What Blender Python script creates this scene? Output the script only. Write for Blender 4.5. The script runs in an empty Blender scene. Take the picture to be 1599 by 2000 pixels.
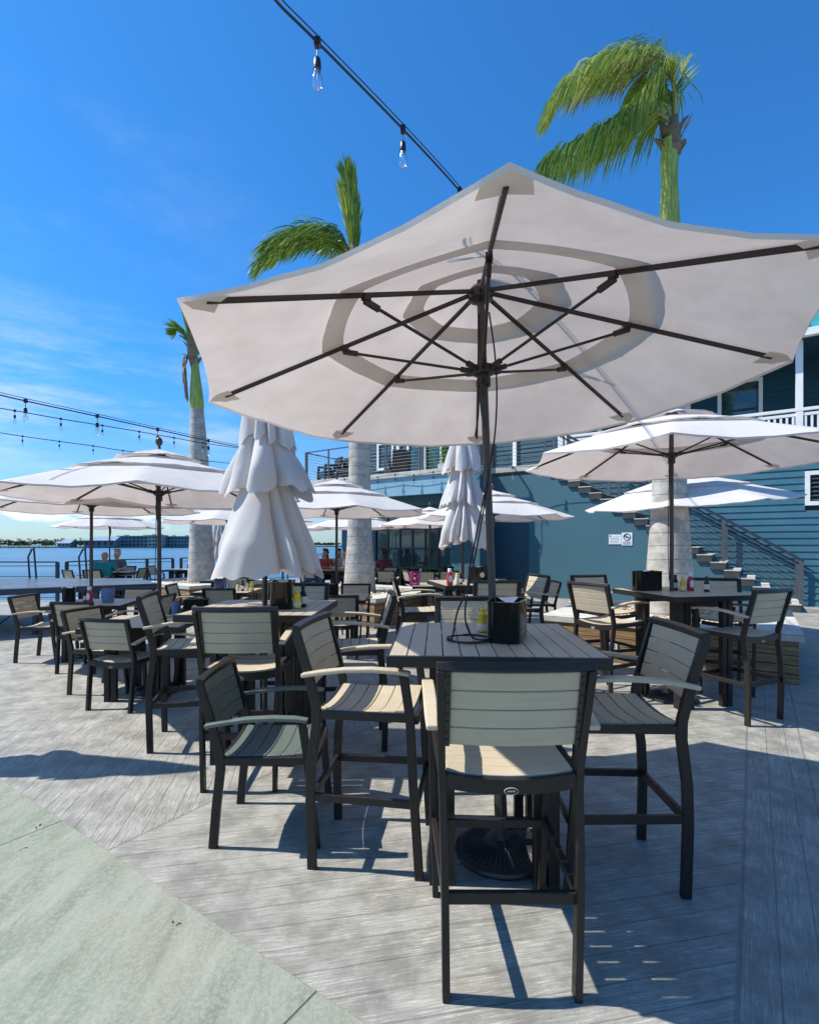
import bpy, math, random
from mathutils import Vector, Matrix
random.seed(7)
R = math.radians
sc = bpy.context.scene
COL = sc.collection
H = 1.54                      # eye height
F = 1000.0                    # focal length in photo pixels
HZ = 1063.0                   # horizon row

# ------------------------------------------------------------------ camera
cd = bpy.data.cameras.new('camera'); cam = bpy.data.objects.new('camera', cd); COL.objects.link(cam)
cam.location = (0, 0, H); cam.rotation_euler = (R(90), 0, 0)
cd.sensor_fit = 'HORIZONTAL'; cd.sensor_width = 36; cd.lens = 36 * F / 1599.0
cd.shift_y = (HZ - 1000) / 1599.0; cd.clip_start = 0.05; cd.clip_end = 9000
sc.camera = cam

# ------------------------------------------------------------------ world and sun
SUN_EL = R(53.0)
sund = Vector((math.cos(SUN_EL), -0.03, -math.sin(SUN_EL))).normalized()   # direction the light travels
w = bpy.data.worlds.new('World'); sc.world = w; w.use_nodes = True
nt = w.node_tree; N = nt.nodes; L = nt.links
for n in list(N): N.remove(n)
def wn(t, **k):
    n = N.new(t)
    for a, b in k.items(): setattr(n, a, b)
    return n
sky = wn('ShaderNodeTexSky', sky_type='NISHITA', sun_disc=False, sun_elevation=SUN_EL, sun_rotation=R(-90), altitude=0, air_density=1.0, dust_density=0.35, ozone_density=2.5)
tint = wn('ShaderNodeMix', data_type='RGBA', blend_type='MULTIPLY'); tint.inputs[0].default_value = 1.0
L.new(sky.outputs[0], tint.inputs[6])
tc = wn('ShaderNodeTexCoord'); sep = wn('ShaderNodeSeparateXYZ'); L.new(tc.outputs['Generated'], sep.inputs[0])
def wm(op, a, b=None, c=None, clamp=False):
    n = wn('ShaderNodeMath', operation=op, use_clamp=clamp)
    for i, x in enumerate((a, b, c)):
        if x is None: continue
        if isinstance(x, (int, float)): n.inputs[i].default_value = x
        else: L.new(x, n.inputs[i])
    return n.outputs[0]
def wmap(scale, noise_scale, detail, rough, loc=(0, 0, 0), rot=(0, 0, 0)):
    m = wn('ShaderNodeMapping'); L.new(tc.outputs['Generated'], m.inputs[0]); m.inputs['Scale'].default_value = scale
    m.inputs['Location'].default_value = loc; m.inputs['Rotation'].default_value = rot
    n = wn('ShaderNodeTexNoise'); L.new(m.outputs[0], n.inputs[0]); n.inputs['Scale'].default_value = noise_scale
    n.inputs['Detail'].default_value = detail; n.inputs['Roughness'].default_value = rough
    return n.outputs[0]
def mrange(x, a, b, c=0.0, d=1.0, smooth=True):
    n = wn('ShaderNodeMapRange'); n.interpolation_type = 'SMOOTHSTEP' if smooth else 'LINEAR'
    L.new(x, n.inputs[0])
    for i, v_ in enumerate((a, b, c, d)): n.inputs[i + 1].default_value = v_
    return n.outputs[0]
elev = sep.outputs[2]
left = mrange(sep.outputs[0], -0.05, -0.55)
tmix = wn('ShaderNodeMix', data_type='RGBA'); L.new(mrange(elev, 0.02, 0.34), tmix.inputs[0]); tmix.inputs[6].default_value = (0.70, 0.98, 1.32, 1); tmix.inputs[7].default_value = (0.35, 1.12, 1.78, 1)
L.new(tmix.outputs[2], tint.inputs[7])
# thin cirrus on the left, low cumulus puffs near the horizon
cir = wmap((1.0, 1.0, 5.5), 3.4, 8, 0.62, rot=(0.0, 0.35, 0.5))
cirm = wm('MULTIPLY', mrange(cir, 0.42, 0.80), wm('MULTIPLY', wm('MULTIPLY', mrange(elev, 0.09, 0.17), mrange(elev, 0.42, 0.22)), left))
cu = wmap((1.0, 1.0, 3.2), 13.0, 7, 0.55, loc=(0.3, 0.1, 0.0))
cum = wm('MULTIPLY', mrange(cu, 0.42, 0.53), wm('MULTIPLY', wm('MULTIPLY', mrange(elev, 0.022, 0.036), mrange(elev, 0.072, 0.050)), left))
wisp = wmap((1.0, 1.0, 2.2), 1.3, 6, 0.7, loc=(2.3, 0.4, 0.7), rot=(0, 0.8, 0.2))
wispm = wm('MULTIPLY', mrange(wisp, 0.5, 0.85), wm('MULTIPLY', mrange(elev, 0.3, 0.5), left))
al = wm('ADD', wm('MULTIPLY', cirm, 0.62), wm('ADD', wm('MULTIPLY', cum, 1.0), wm('MULTIPLY', wispm, 0.18)), clamp=True)
cm = wn('ShaderNodeMix', data_type='RGBA'); L.new(al, cm.inputs[0]); L.new(tint.outputs[2], cm.inputs[6]); cm.inputs[7].default_value = (8.2, 8.8, 9.6, 1)
bg = wn('ShaderNodeBackground'); bg.inputs[1].default_value = 0.093; L.new(cm.outputs[2], bg.inputs[0])
wo = wn('ShaderNodeOutputWorld'); L.new(bg.outputs[0], wo.inputs[0])
sl = bpy.data.lights.new('sun', 'SUN'); sl.energy = 5.0; sl.angle = R(0.55); sl.color = (1.0, 0.955, 0.88)
so = bpy.data.objects.new('sun', sl); COL.objects.link(so); so.location = (-20, 2, 30)
so.rotation_euler = sund.to_track_quat('-Z', 'Y').to_euler()
sc.view_settings.view_transform = 'Standard'; sc.view_settings.look = 'None'
sc.view_settings.exposure = 0.38; sc.view_settings.gamma = 1
sc.render.engine = 'CYCLES'
sc.cycles.max_bounces = 8; sc.cycles.transparent_max_bounces = 12
sc.cycles.caustics_reflective = False; sc.cycles.caustics_refractive = False

# ------------------------------------------------------------------ helpers
def P(px, py, Y):             # where a photo pixel lies at depth Y
    return Vector(((px - 799.5) / F * Y, Y, H - (py - HZ) / F * Y))
class MB:
    def __init__(s): s.v = []; s.f = []
    def add(s, vs, fs):
        o = len(s.v); s.v += [tuple(x) for x in vs]; s.f += [tuple(i + o for i in f) for f in fs]; return s
    def box(s, c, d, rz=0.0, M=None):
        hx, hy, hz = d[0] / 2, d[1] / 2, d[2] / 2
        vs = [Vector((x, y, z)) for z in (-hz, hz) for x, y in ((-hx, -hy), (hx, -hy), (hx, hy), (-hx, hy))]
        m = M if M is not None else Matrix.Rotation(rz, 3, 'Z')
        c = Vector(c)
        return s.add([c + m @ q for q in vs], [(0, 3, 2, 1), (4, 5, 6, 7), (0, 1, 5, 4), (1, 2, 6, 5), (2, 3, 7, 6), (3, 0, 4, 7)])
    def sweep(s, pts, w, h, side=(1, 0, 0)):
        """rectangular section w along `side`, h across it, swept along pts"""
        pts = [Vector(p) for p in pts]; n = len(pts); vs = []; fs = []
        ww = w if isinstance(w, (list, tuple)) else [w] * n
        hh = h if isinstance(h, (list, tuple)) else [h] * n
        for i, p in enumerate(pts):
            t = (pts[min(i + 1, n - 1)] - pts[max(i - 1, 0)]).normalized()
            sd = Vector(side); sd = (sd - t * sd.dot(t)).normalized(); up = t.cross(sd)
            for a, b in ((-1, -1), (1, -1), (1, 1), (-1, 1)): vs.append(p + sd * (a * ww[i] / 2) + up * (b * hh[i] / 2))
        for i in range(n - 1):
            for k in range(4):
                a = i * 4 + k; b = i * 4 + (k + 1) % 4; fs.append((a, b, b + 4, a + 4))
        fs.append((3, 2, 1, 0)); e = (n - 1) * 4; fs.append((e, e + 1, e + 2, e + 3))
        return s.add(vs, fs)
    def tube(s, pts, r, n=8, cap=True):
        pts = [Vector(p) for p in pts]; m = len(pts); vs = []; fs = []
        rr = r if isinstance(r, (list, tuple)) else [r] * m
        ref = Vector((0, 0, 1)) if abs((pts[1] - pts[0]).normalized().z) < 0.9 else Vector((1, 0, 0))
        for i, p in enumerate(pts):
            t = (pts[min(i + 1, m - 1)] - pts[max(i - 1, 0)]).normalized()
            sd = t.cross(ref)
            if sd.length < 1e-4: sd = t.cross(Vector((0.3, 1, 0)))
            sd.normalize(); up = sd.cross(t); ref = up
            for k in range(n):
                a = 2 * math.pi * k / n; vs.append(p + (sd * math.cos(a) + up * math.sin(a)) * rr[i])
        for i in range(m - 1):
            for k in range(n):
                a = i * n + k; b = i * n + (k + 1) % n; fs.append((a, b, b + n, a + n))
        if cap: fs.append(tuple(range(n - 1, -1, -1))); fs.append(tuple(range((m - 1) * n, m * n)))
        return s.add(vs, fs)
    def lathe(s, prof, n=24, c=(0, 0, 0), fn=None, cap=True):
        vs = []; fs = []; m = len(prof)
        for j, (r, z) in enumerate(prof):
            for k in range(n):
                a = 2 * math.pi * k / n
                rr, zz = (r, z) if fn is None else fn(r, z, a)
                vs.append((c[0] + rr * math.cos(a), c[1] + rr * math.sin(a), c[2] + zz))
        for j in range(m - 1):
            for k in range(n):
                a = j * n + k; b = j * n + (k + 1) % n; fs.append((a, b, b + n, a + n))
        if cap: fs.append(tuple(range(n - 1, -1, -1))); fs.append(tuple(range((m - 1) * n, m * n)))
        return s.add(vs, fs)
    def prism(s, poly, z0, z1):
        n = len(poly); vs = [(x, y, z0) for x, y in poly] + [(x, y, z1) for x, y in poly]
        return s.add(vs, [tuple(range(n - 1, -1, -1)), tuple(range(n, 2 * n))] + [(k, (k + 1) % n, (k + 1) % n + n, k + n) for k in range(n)])
    def build(s, name, mat, parent=None, smooth=False, bevel=0.0, ang=40, mesh_only=False):
        me = bpy.data.meshes.new(name); me.from_pydata(s.v, [], s.f); me.update()
        if mat is not None: me.materials.append(mat)
        if smooth:
            me.polygons.foreach_set('use_smooth', [True] * len(me.polygons)); me.set_sharp_from_angle(angle=R(ang))
        o = bpy.data.objects.new(name, me); COL.objects.link(o)
        if parent is not None: o.parent = parent
        if bevel:
            b = o.modifiers.new('bevel', 'BEVEL'); b.width = bevel; b.segments = 2; b.limit_method = 'ANGLE'; b.angle_limit = R(50)
        return o
def tag(o, label=None, cat=None, group=None, kind=None):
    if label: o['label'] = label
    if cat: o['category'] = cat
    if group: o['group'] = group
    if kind: o['kind'] = kind
    return o
def empty(name, loc=(0, 0, 0), rz=0.0):
    o = bpy.data.objects.new(name, None); COL.objects.link(o); o.location = loc; o.rotation_euler = (0, 0, rz); o.empty_display_size = 0.1
    return o
def kids(o): return [c for c in bpy.data.objects if c.parent == o]
KC = {}
def copy_tree(o, parent=None):
    if o.name not in KC: KC[o.name] = [c for c in o.children]
    c = o.copy(); COL.objects.link(c)
    if parent is not None: c.parent = parent
    for ch in KC[o.name]: copy_tree(ch, c)
    return c
PROTO = {}
def place(key, maker, loc, rz, label, cat=None, group=None, s=1.0):
    """first use of a kind is the prototype itself, the others are copies of it and its parts"""
    if key not in PROTO:
        PROTO[key] = maker(); o = PROTO[key]; bpy.context.view_layer.update()
    else: o = copy_tree(PROTO[key])
    o.location = loc; o.rotation_euler = (0, 0, rz); o.scale = (s, s, s)
    tag(o, label, cat, group); return o

# ------------------------------------------------------------------ materials
class NT:
    def __init__(s, name):
        s.m = bpy.data.materials.new(name); s.m.use_nodes = True; s.t = s.m.node_tree
        s.b = s.t.nodes['Principled BSDF']; s.o = s.t.nodes['Material Output']
        s.c = s.n('ShaderNodeTexCoord')
    def n(s, t, **k):
        x = s.t.nodes.new(t)
        for a, b in k.items(): setattr(x, a, b)
        return x
    def l(s, a, b): s.t.links.new(a, b)
    def setin(s, sock, v):
        if isinstance(v, bpy.types.NodeSocket): s.l(v, sock)
        else: sock.default_value = v
    def math(s, op, a, b=None, c=None, clamp=False):
        x = s.n('ShaderNodeMath', operation=op, use_clamp=clamp)
        for i, v in enumerate((a, b, c)):
            if v is not None: s.setin(x.inputs[i], v)
        return x.outputs[0]
    def mix(s, f, a, b, mode='MIX'):
        x = s.n('ShaderNodeMix', data_type='RGBA', blend_type=mode)
        s.setin(x.inputs[0], f)
        for i, v in ((6, a), (7, b)):
            if isinstance(v, (tuple, list)): x.inputs[i].default_value = (*v[:3], 1)
            else: s.l(v, x.inputs[i])
        return x.outputs[2]
    def noise(s, scale, detail=4, rough=0.55, vec=None, out=0, dist=0.0):
        x = s.n('ShaderNodeTexNoise'); x.inputs['Scale'].default_value = scale; x.inputs['Detail'].default_value = detail
        x.inputs['Roughness'].default_value = rough; x.inputs['Distortion'].default_value = dist
        s.l(vec if vec is not None else s.c.outputs['Object'], x.inputs['Vector']); return x.outputs[out]
    def map(s, vec=None, scale=(1, 1, 1), rot=(0, 0, 0), loc=(0, 0, 0)):
        x = s.n('ShaderNodeMapping'); s.l(vec if vec is not None else s.c.outputs['Object'], x.inputs[0])
        x.inputs['Scale'].default_value = scale; x.inputs['Rotation'].default_value = rot; x.inputs['Location'].default_value = loc
        return x.outputs[0]
    def rng(s, v, a, b, c=0.0, d=1.0, smooth=True):
        x = s.n('ShaderNodeMapRange'); x.interpolation_type = 'SMOOTHSTEP' if smooth else 'LINEAR'
        s.l(v, x.inputs[0])
        for i, q in enumerate((a, b, c, d)): x.inputs[i + 1].default_value = q
        return x.outputs[0]
    def bump(s, h, strength=0.3, dist=0.01):
        x = s.n('ShaderNodeBump'); x.inputs['Strength'].default_value = strength; x.inputs['Distance'].default_value = dist
        s.l(h, x.inputs['Height']); s.l(x.outputs[0], s.b.inputs['Normal']); return x.outputs[0]
    def col(s, v): s.setin(s.b.inputs['Base Color'], (*v, 1) if isinstance(v, tuple) else v)
    def rough(s, v): s.setin(s.b.inputs['Roughness'], v)
def simple(name, c, rough=0.5, metal=0.0, var=0.12, vs=14.0, bump=0.0, spec=None):
    t = NT(name); nz = t.noise(vs, 5, 0.6)
    f = t.rng(nz, 0.3, 0.7)
    t.col(t.mix(f, tuple(x * (1 - var) for x in c), tuple(min(1, x * (1 + var)) for x in c)))
    t.rough(t.rng(nz, 0.2, 0.8, max(0.02, rough - 0.08), min(1, rough + 0.08)))
    t.b.inputs['Metallic'].default_value = metal
    if spec is not None: t.b.inputs['Specular IOR Level'].default_value = spec
    if bump: t.bump(t.noise(vs * 4, 4, 0.6), bump, 0.004)
    return t.m
def grain(name, c, rough=0.55, axis=0, var=0.10, vs=6.0):
    """extruded synthetic timber: fine streaks along one axis"""
    t = NT(name); sc_ = [60.0, 60.0, 60.0]; sc_[axis] = 2.0
    v = t.map(scale=tuple(sc_)); nz = t.noise(1.6, 6, 0.65, v); bl = t.noise(vs, 3, 0.5)
    f = t.math('ADD', t.math('MULTIPLY', t.rng(nz, 0.3, 0.7), 0.6), t.math('MULTIPLY', t.rng(bl, 0.3, 0.7), 0.4))
    t.col(t.mix(f, tuple(x * (1 - var) for x in c), tuple(min(1, x * (1 + var)) for x in c)))
    t.rough(t.rng(nz, 0.3, 0.7, rough - 0.07, rough + 0.08)); t.bump(nz, 0.25, 0.001)
    return t.m
M = {}
M['tan'] = grain('tan_slats', (0.49, 0.415, 0.29), 0.5)
M['taupe'] = grain('taupe_slats', (0.43, 0.36, 0.265), 0.45, 1)
M['sage'] = grain('grey_green_slats', (0.115, 0.14, 0.12), 0.42)
M['bronze'] = simple('dark_bronze_metal', (0.021, 0.017, 0.015), 0.42, 0.0, 0.15, 30, spec=0.35)
M['pole'] = simple('brown_pole', (0.060, 0.042, 0.036), 0.45, 0.0, 0.1, 20)
M['rib'] = simple('rib_metal', (0.022, 0.015, 0.014), 0.5, 0.0, 0.1, 20)
M['hub'] = simple('hub_plastic', (0.020, 0.018, 0.019), 0.35, 0, 0.2, 20)
M['black'] = simple('gloss_black_plastic', (0.004, 0.006, 0.005), 0.16, 0, 0.2, 8, spec=0.45)
M['rope'] = simple('black_cord', (0.012, 0.011, 0.014), 0.7, 0, 0.2, 60)
M['iron'] = simple('cast_iron_base', (0.030, 0.026, 0.025), 0.42, 0.0, 0.25, 30, 0.2)
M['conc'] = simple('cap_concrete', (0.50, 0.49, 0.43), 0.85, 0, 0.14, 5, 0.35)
M['stucco'] = simple('teal_stucco', (0.052, 0.138, 0.172), 0.8, 0, 0.07, 1.2, 0.35)
M['stucco2'] = simple('pale_teal_fascia', (0.20, 0.37, 0.46), 0.75, 0, 0.06, 1.5, 0.2)
M['siding'] = simple('blue_siding', (0.036, 0.130, 0.178), 0.55, 0, 0.06, 2.0, 0.05)
M['siding2'] = simple('deep_blue_siding', (0.010, 0.060, 0.088), 0.55, 0, 0.08, 2.0, 0.05)
M['white'] = simple('white_paint', (0.78, 0.78, 0.75), 0.5, 0, 0.04, 4, 0.05)
M['roof'] = simple('turquoise_metal_roof', (0.03, 0.33, 0.36), 0.35, 0.2, 0.1, 2)
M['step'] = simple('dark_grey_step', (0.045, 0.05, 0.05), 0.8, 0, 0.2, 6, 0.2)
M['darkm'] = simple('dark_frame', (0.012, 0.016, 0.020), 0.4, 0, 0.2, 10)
M['rail'] = simple('grey_rail_paint', (0.10, 0.11, 0.12), 0.4, 0.3, 0.1, 12)
M['darkrail'] = simple('dark_blue_rail_paint', (0.03, 0.045, 0.07), 0.4, 0.2, 0.1, 12)
M['cable'] = simple('steel_cable', (0.10, 0.11, 0.12), 0.5, 0.3, 0.1, 12)
M['paper'] = simple('paper_white', (0.78, 0.80, 0.80), 0.7, 0, 0.03, 20)
M['yellow'] = simple('mustard_plastic', (0.72, 0.52, 0.03), 0.35, 0, 0.05, 20)
M['red'] = simple('ketchup_red', (0.48, 0.02, 0.03), 0.3, 0, 0.1, 20)
M['blue'] = simple('blue_tin', (0.14, 0.24, 0.46), 0.4, 0, 0.15, 20)
M['navy'] = simple('navy_tin', (0.02, 0.05, 0.13), 0.3, 0, 0.15, 20)
M['magenta'] = simple('magenta_plastic', (0.28, 0.01, 0.15), 0.5, 0, 0.1, 20)
M['cream'] = simple('cream_label', (0.72, 0.66, 0.50), 0.6, 0, 0.06, 30)
M['shaft'] = NT('palm_crownshaft').m
def crownshaft():
    t = NT('palm_crownshaft_green'); v = t.map(scale=(14, 14, 1.2)); nz = t.noise(2.0, 5, 0.6, v)
    t.col(t.mix(t.rng(nz, 0.3, 0.7), (0.20, 0.27, 0.030), (0.44, 0.50, 0.10))); t.rough(0.38); t.bump(nz, 0.2, 0.01); return t.m
M['shaft'] = crownshaft()
def bark():
    t = NT('palm_trunk_bark'); z = t.n('ShaderNodeSeparateXYZ'); t.l(t.c.outputs['Object'], z.inputs[0])
    wob = t.noise(0.9, 1, 0.4)
    ph = t.math('ADD', t.math('MULTIPLY', z.outputs[2], 5.2), t.math('MULTIPLY', wob, 0.5))
    fr = t.math('FRACT', ph); line = t.rng(fr, 0.0, 0.10, 1.0, 0.0)
    v = t.map(scale=(2.2, 2.2, 2.6)); nz = t.noise(2.5, 7, 0.7, v); bl = t.noise(1.1, 4, 0.6)
    c = t.mix(t.rng(nz, 0.3, 0.72), (0.30, 0.275, 0.235), (0.52, 0.50, 0.45))
    c = t.mix(t.math('MULTIPLY', t.rng(bl, 0.5, 0.75), 0.45), c, (0.24, 0.23, 0.19))
    c = t.mix(t.math('MULTIPLY', line, 0.55), c, (0.17, 0.155, 0.13))
    t.col(c); t.rough(0.85)
    t.bump(t.math('ADD', t.math('MULTIPLY', line, -0.7), nz), 0.5, 0.012); return t.m
M['bark'] = bark()
def leafm(name, a, b, tr=0.35):
    t = NT(name); g = t.n('ShaderNodeNewGeometry'); rnd = g.outputs['Random Per Island']
    nz = t.noise(1.4, 3, 0.6)
    f = t.math('ADD', t.math('MULTIPLY', rnd, 0.65), t.math('MULTIPLY', t.rng(nz, 0.3, 0.7), 0.35))
    c = t.mix(f, a, b); t.col(c); t.rough(0.5)
    tl = t.n('ShaderNodeBsdfTranslucent'); t.l(c, tl.inputs[0]); mx = t.n('ShaderNodeMixShader'); mx.inputs[0].default_value = tr
    t.l(t.b.outputs[0], mx.inputs[1]); t.l(tl.outputs[0], mx.inputs[2]); t.l(mx.outputs[0], t.o.inputs[0]); return t.m
M['leaf'] = leafm('palm_leaf_green', (0.055, 0.16, 0.02), (0.33, 0.46, 0.07))
M['leafy'] = leafm('palm_leaf_yellowing', (0.22, 0.33, 0.03), (0.55, 0.60, 0.14))
M['dead'] = leafm('palm_leaf_dry', (0.20, 0.12, 0.06), (0.42, 0.31, 0.18), 0.2)
M['rachis'] = simple('palm_rachis', (0.32, 0.38, 0.12), 0.5, 0, 0.2, 6)
M['stub'] = simple('palm_boot_brown', (0.20, 0.155, 0.09), 0.8, 0, 0.3, 8, 0.3)
def fabric():
    t = NT('offwhite_canopy_fabric'); v = t.map(scale=(260, 260, 260)); wv = t.noise(1.0, 2, 0.5, v); bl = t.noise(1.7, 5, 0.6); st = t.noise(7.0, 4, 0.6)
    f = t.math('ADD', t.math('MULTIPLY', t.rng(bl, 0.35, 0.7), 0.7), t.math('MULTIPLY', t.rng(st, 0.3, 0.7), 0.3))
    c = t.mix(f, (0.90, 0.87, 0.835), (0.97, 0.945, 0.915)); ct = t.mix(f, (0.42, 0.343, 0.31), (0.53, 0.445, 0.405))
    bp = t.n('ShaderNodeBump'); bp.inputs['Strength'].default_value = 0.5; bp.inputs['Distance'].default_value = 0.02
    wr = t.noise(3.2, 4, 0.5, t.map(scale=(1, 1, 1)), dist=0.6)
    t.l(t.math('ADD', wr, t.math('MULTIPLY', wv, 0.04)), bp.inputs['Height'])
    d = t.n('ShaderNodeBsdfDiffuse'); t.l(c, d.inputs[0]); t.l(bp.outputs[0], d.inputs['Normal'])
    tl = t.n('ShaderNodeBsdfTranslucent'); t.l(ct, tl.inputs[0]); t.l(bp.outputs[0], tl.inputs['Normal'])
    mx = t.n('ShaderNodeMixShader'); mx.inputs[0].default_value = 0.46
    t.l(d.outputs[0], mx.inputs[1]); t.l(tl.outputs[0], mx.inputs[2]); t.l(mx.outputs[0], t.o.inputs[0]); return t.m
M['fabric'] = fabric()
AX = R(34)     # the deck pattern, planters and building are turned by this angle
def deckmat():
    t = NT('stamped_plank_concrete'); ab = t.map(rot=(0, 0, AX)); s = t.n('ShaderNodeSeparateXYZ'); t.l(ab, s.inputs[0])
    a, b = s.outputs[0], s.outputs[1]
    d1 = t.math('MULTIPLY', t.math('ADD', a, b), 0.70711); d2 = t.math('MULTIPLY', t.math('SUBTRACT', b, a), 0.70711)
    # which panel: alternate chevron direction in strips 2.64 m wide, a border strip between -0.05 and 0.30
    lo = t.math('FLOORED_MODULO', t.math('FLOOR', t.math('DIVIDE', t.math('ADD', a, 0.05), 2.64)), 2.0)
    hi = t.math('FLOORED_MODULO', t.math('FLOOR', t.math('DIVIDE', t.math('SUBTRACT', a, 0.30), 2.64)), 2.0)
    neg = t.math('LESS_THAN', a, -0.05); border = t.math('MULTIPLY', t.math('GREATER_THAN', a, -0.05), t.math('LESS_THAN', a, 0.30))
    # centre type (1) when neg & lo==1
    ctr = t.math('ADD', t.math('MULTIPLY', neg, lo), t.math('MULTIPLY', t.math('SUBTRACT', 1.0, neg), hi), clamp=True)
    def sel(x1, x0, xb):
        m = t.n('ShaderNodeMix', data_type='FLOAT'); t.l(ctr, m.inputs[0]); t.l(x0, m.inputs[2]); t.l(x1, m.inputs[3])
        q = t.n('ShaderNodeMix', data_type='FLOAT'); t.l(border, q.inputs[0]); t.l(m.outputs[0], q.inputs[2]); t.l(xb, q.inputs[3]); return q.outputs[0]
    along = sel(d1, d2, b); across = sel(d2, d1, t.math('ADD', a, 0.05))
    pw = 0.125
    q = t.math('DIVIDE', across, pw); pid = t.math('FLOOR', q); fr = t.math('FRACT', q)
    edge = t.math('MINIMUM', fr, t.math('SUBTRACT', 1.0, fr))
    cmb0 = t.n('ShaderNodeCombineXYZ'); t.l(along, cmb0.inputs[0]); t.l(across, cmb0.inputs[1])
    wb = t.noise(6.0, 3, 0.6, cmb0.outputs[0])
    groove = t.rng(t.math('ADD', edge, t.math('MULTIPLY', t.math('SUBTRACT', wb, 0.5), 0.05)), 0.006, 0.036, 1.0, 0.0)
    dA = t.math('ABSOLUTE', t.math('ADD', a, 0.05)); dB = t.math('ABSOLUTE', t.math('SUBTRACT', a, 0.30)); dC = t.math('ABSOLUTE', t.math('ADD', a, 2.69))
    seam = t.rng(t.math('MINIMUM', t.math('MINIMUM', dA, dB), dC), 0.004, 0.012, 1.0, 0.0)
    cut = t.math('MAXIMUM', groove, seam)
    gv = t.n('ShaderNodeCombineXYZ'); t.l(t.math('MULTIPLY', along, 7.0), gv.inputs[0]); t.l(t.math('MULTIPLY', across, 165.0), gv.inputs[1]); t.l(t.math('MULTIPLY', pid, 3.7), gv.inputs[2])
    g1 = t.noise(1.0, 5, 0.62, gv.outputs[0], dist=0.5)
    gv2 = t.n('ShaderNodeCombineXYZ'); t.l(t.math('MULTIPLY', along, 12.0), gv2.inputs[0]); t.l(t.math('MULTIPLY', across, 300.0), gv2.inputs[1]); t.l(pid, gv2.inputs[2])
    g2 = t.noise(1.0, 3, 0.6, gv2.outputs[0])
    big = t.noise(0.8, 6, 0.6); mid = t.noise(4.5, 6, 0.68); grit = t.noise(150, 2, 0.6)
    wnz = t.n('ShaderNodeTexWhiteNoise', noise_dimensions='1D'); t.l(pid, wnz.inputs['W'])
    c = t.mix(t.rng(mid, 0.34, 0.66), (0.215, 0.208, 0.178), (0.38, 0.37, 0.32))
    c = t.mix(t.math('MULTIPLY', wnz.outputs[0], 0.16), c, (0.20, 0.185, 0.165))
    c = t.mix(t.math('MULTIPLY', t.rng(big, 0.50, 0.70), 0.40), c, (0.35, 0.30, 0.225))
    wear = t.rng(t.math('ADD', t.math('MULTIPLY', big, 0.45), t.math('MULTIPLY', mid, 0.55)), 0.38, 0.58, 0.15, 1.0)
    streak = t.math('MULTIPLY', t.rng(g1, 0.545, 0.62), wear)
    c = t.mix(t.math('MULTIPLY', t.rng(g1, 0.49, 0.37), 0.36), c, (0.15, 0.14, 0.12))
    c = t.mix(t.math('MULTIPLY', t.rng(g2, 0.56, 0.68), t.math('MULTIPLY', wear, 0.7)), c, (0.58, 0.56, 0.50))
    c = t.mix(t.math('MULTIPLY', streak, 0.70), c, (0.60, 0.575, 0.50))
    c = t.mix(t.math('MULTIPLY', t.rng(grit, 0.35, 0.6), 0.25), c, (0.17, 0.16, 0.145))
    c = t.mix(t.math('MULTIPLY', cut, 0.36), c, (0.10, 0.09, 0.08))
    t.col(c); t.rough(t.rng(mid, 0.3, 0.7, 0.5, 0.75))
    hgt = t.math('SUBTRACT', t.math('ADD', t.math('MULTIPLY', g1, 0.9), t.math('MULTIPLY', g2, 0.45)), t.math('MULTIPLY', cut, 1.2))
    t.bump(hgt, 0.6, 0.006); return t.m
M['deck'] = deckmat()
def walkmat():
    t = NT('brushed_concrete_walk'); ab = t.map(rot=(0, 0, AX)); s = t.n('ShaderNodeSeparateXYZ'); t.l(ab, s.inputs[0])
    a = t.math('ADD', s.outputs[0], 1.24); q = t.math('FRACT', t.math('ADD', t.math('DIVIDE', a, 1.93), 20.5))
    e = t.math('ABSOLUTE', t.math('SUBTRACT', q, 0.5)); joint = t.rng(e, 0.0012, 0.0028, 1.0, 0.0)
    v = t.map(rot=(0, 0, AX), scale=(1.0, 0.25, 1)); bl = t.noise(1.3, 7, 0.62); st = t.noise(7, 6, 0.7, v); gr = t.noise(170, 3, 0.7); g = t.noise(0.8, 4, 0.5, t.map(loc=(5, 3, 1)))
    mot = t.noise(62, 5, 0.8); mo2 = t.noise(11, 6, 0.7, v)
    c = t.mix(t.rng(st, 0.3, 0.7), (0.165, 0.185, 0.13), (0.31, 0.325, 0.25))
    c = t.mix(t.math('MULTIPLY', t.rng(g, 0.4, 0.6), 0.42), c, (0.185, 0.235, 0.135))
    c = t.mix(t.math('MULTIPLY', t.rng(bl, 0.5, 0.7), 0.65), c, (0.36, 0.315, 0.20))
    c = t.mix(t.math('MULTIPLY', t.rng(mot, 0.42, 0.60), 0.6), c, (0.36, 0.365, 0.31))
    c = t.mix(t.math('MULTIPLY', t.rng(gr, 0.4, 0.62), 0.30), c, (0.22, 0.24, 0.21))
    c = t.mix(t.math('MULTIPLY', t.rng(mo2, 0.5, 0.66), 0.5), c, (0.36, 0.36, 0.30)); c = t.mix(t.math('MULTIPLY', t.rng(mo2, 0.46, 0.34), 0.4), c, (0.17, 0.17, 0.135))
    wv = t.map(rot=(0, 0, AX + R(25)), scale=(1, 9, 1)); ss = t.noise(1.2, 4, 0.5, wv)
    c = t.mix(t.math('MULTIPLY', t.rng(ss, 0.66, 0.74), 0.35), c, (0.28, 0.25, 0.20))
    c = t.mix(t.math('MULTIPLY', joint, 0.85), c, (0.06, 0.055, 0.05))
    t.col(c); t.rough(0.8); t.bump(t.math('SUBTRACT', t.math('ADD', t.math('MULTIPLY', gr, .4), mot), joint), 0.7, 0.006); return t.m
M['walk'] = walkmat()
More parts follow.
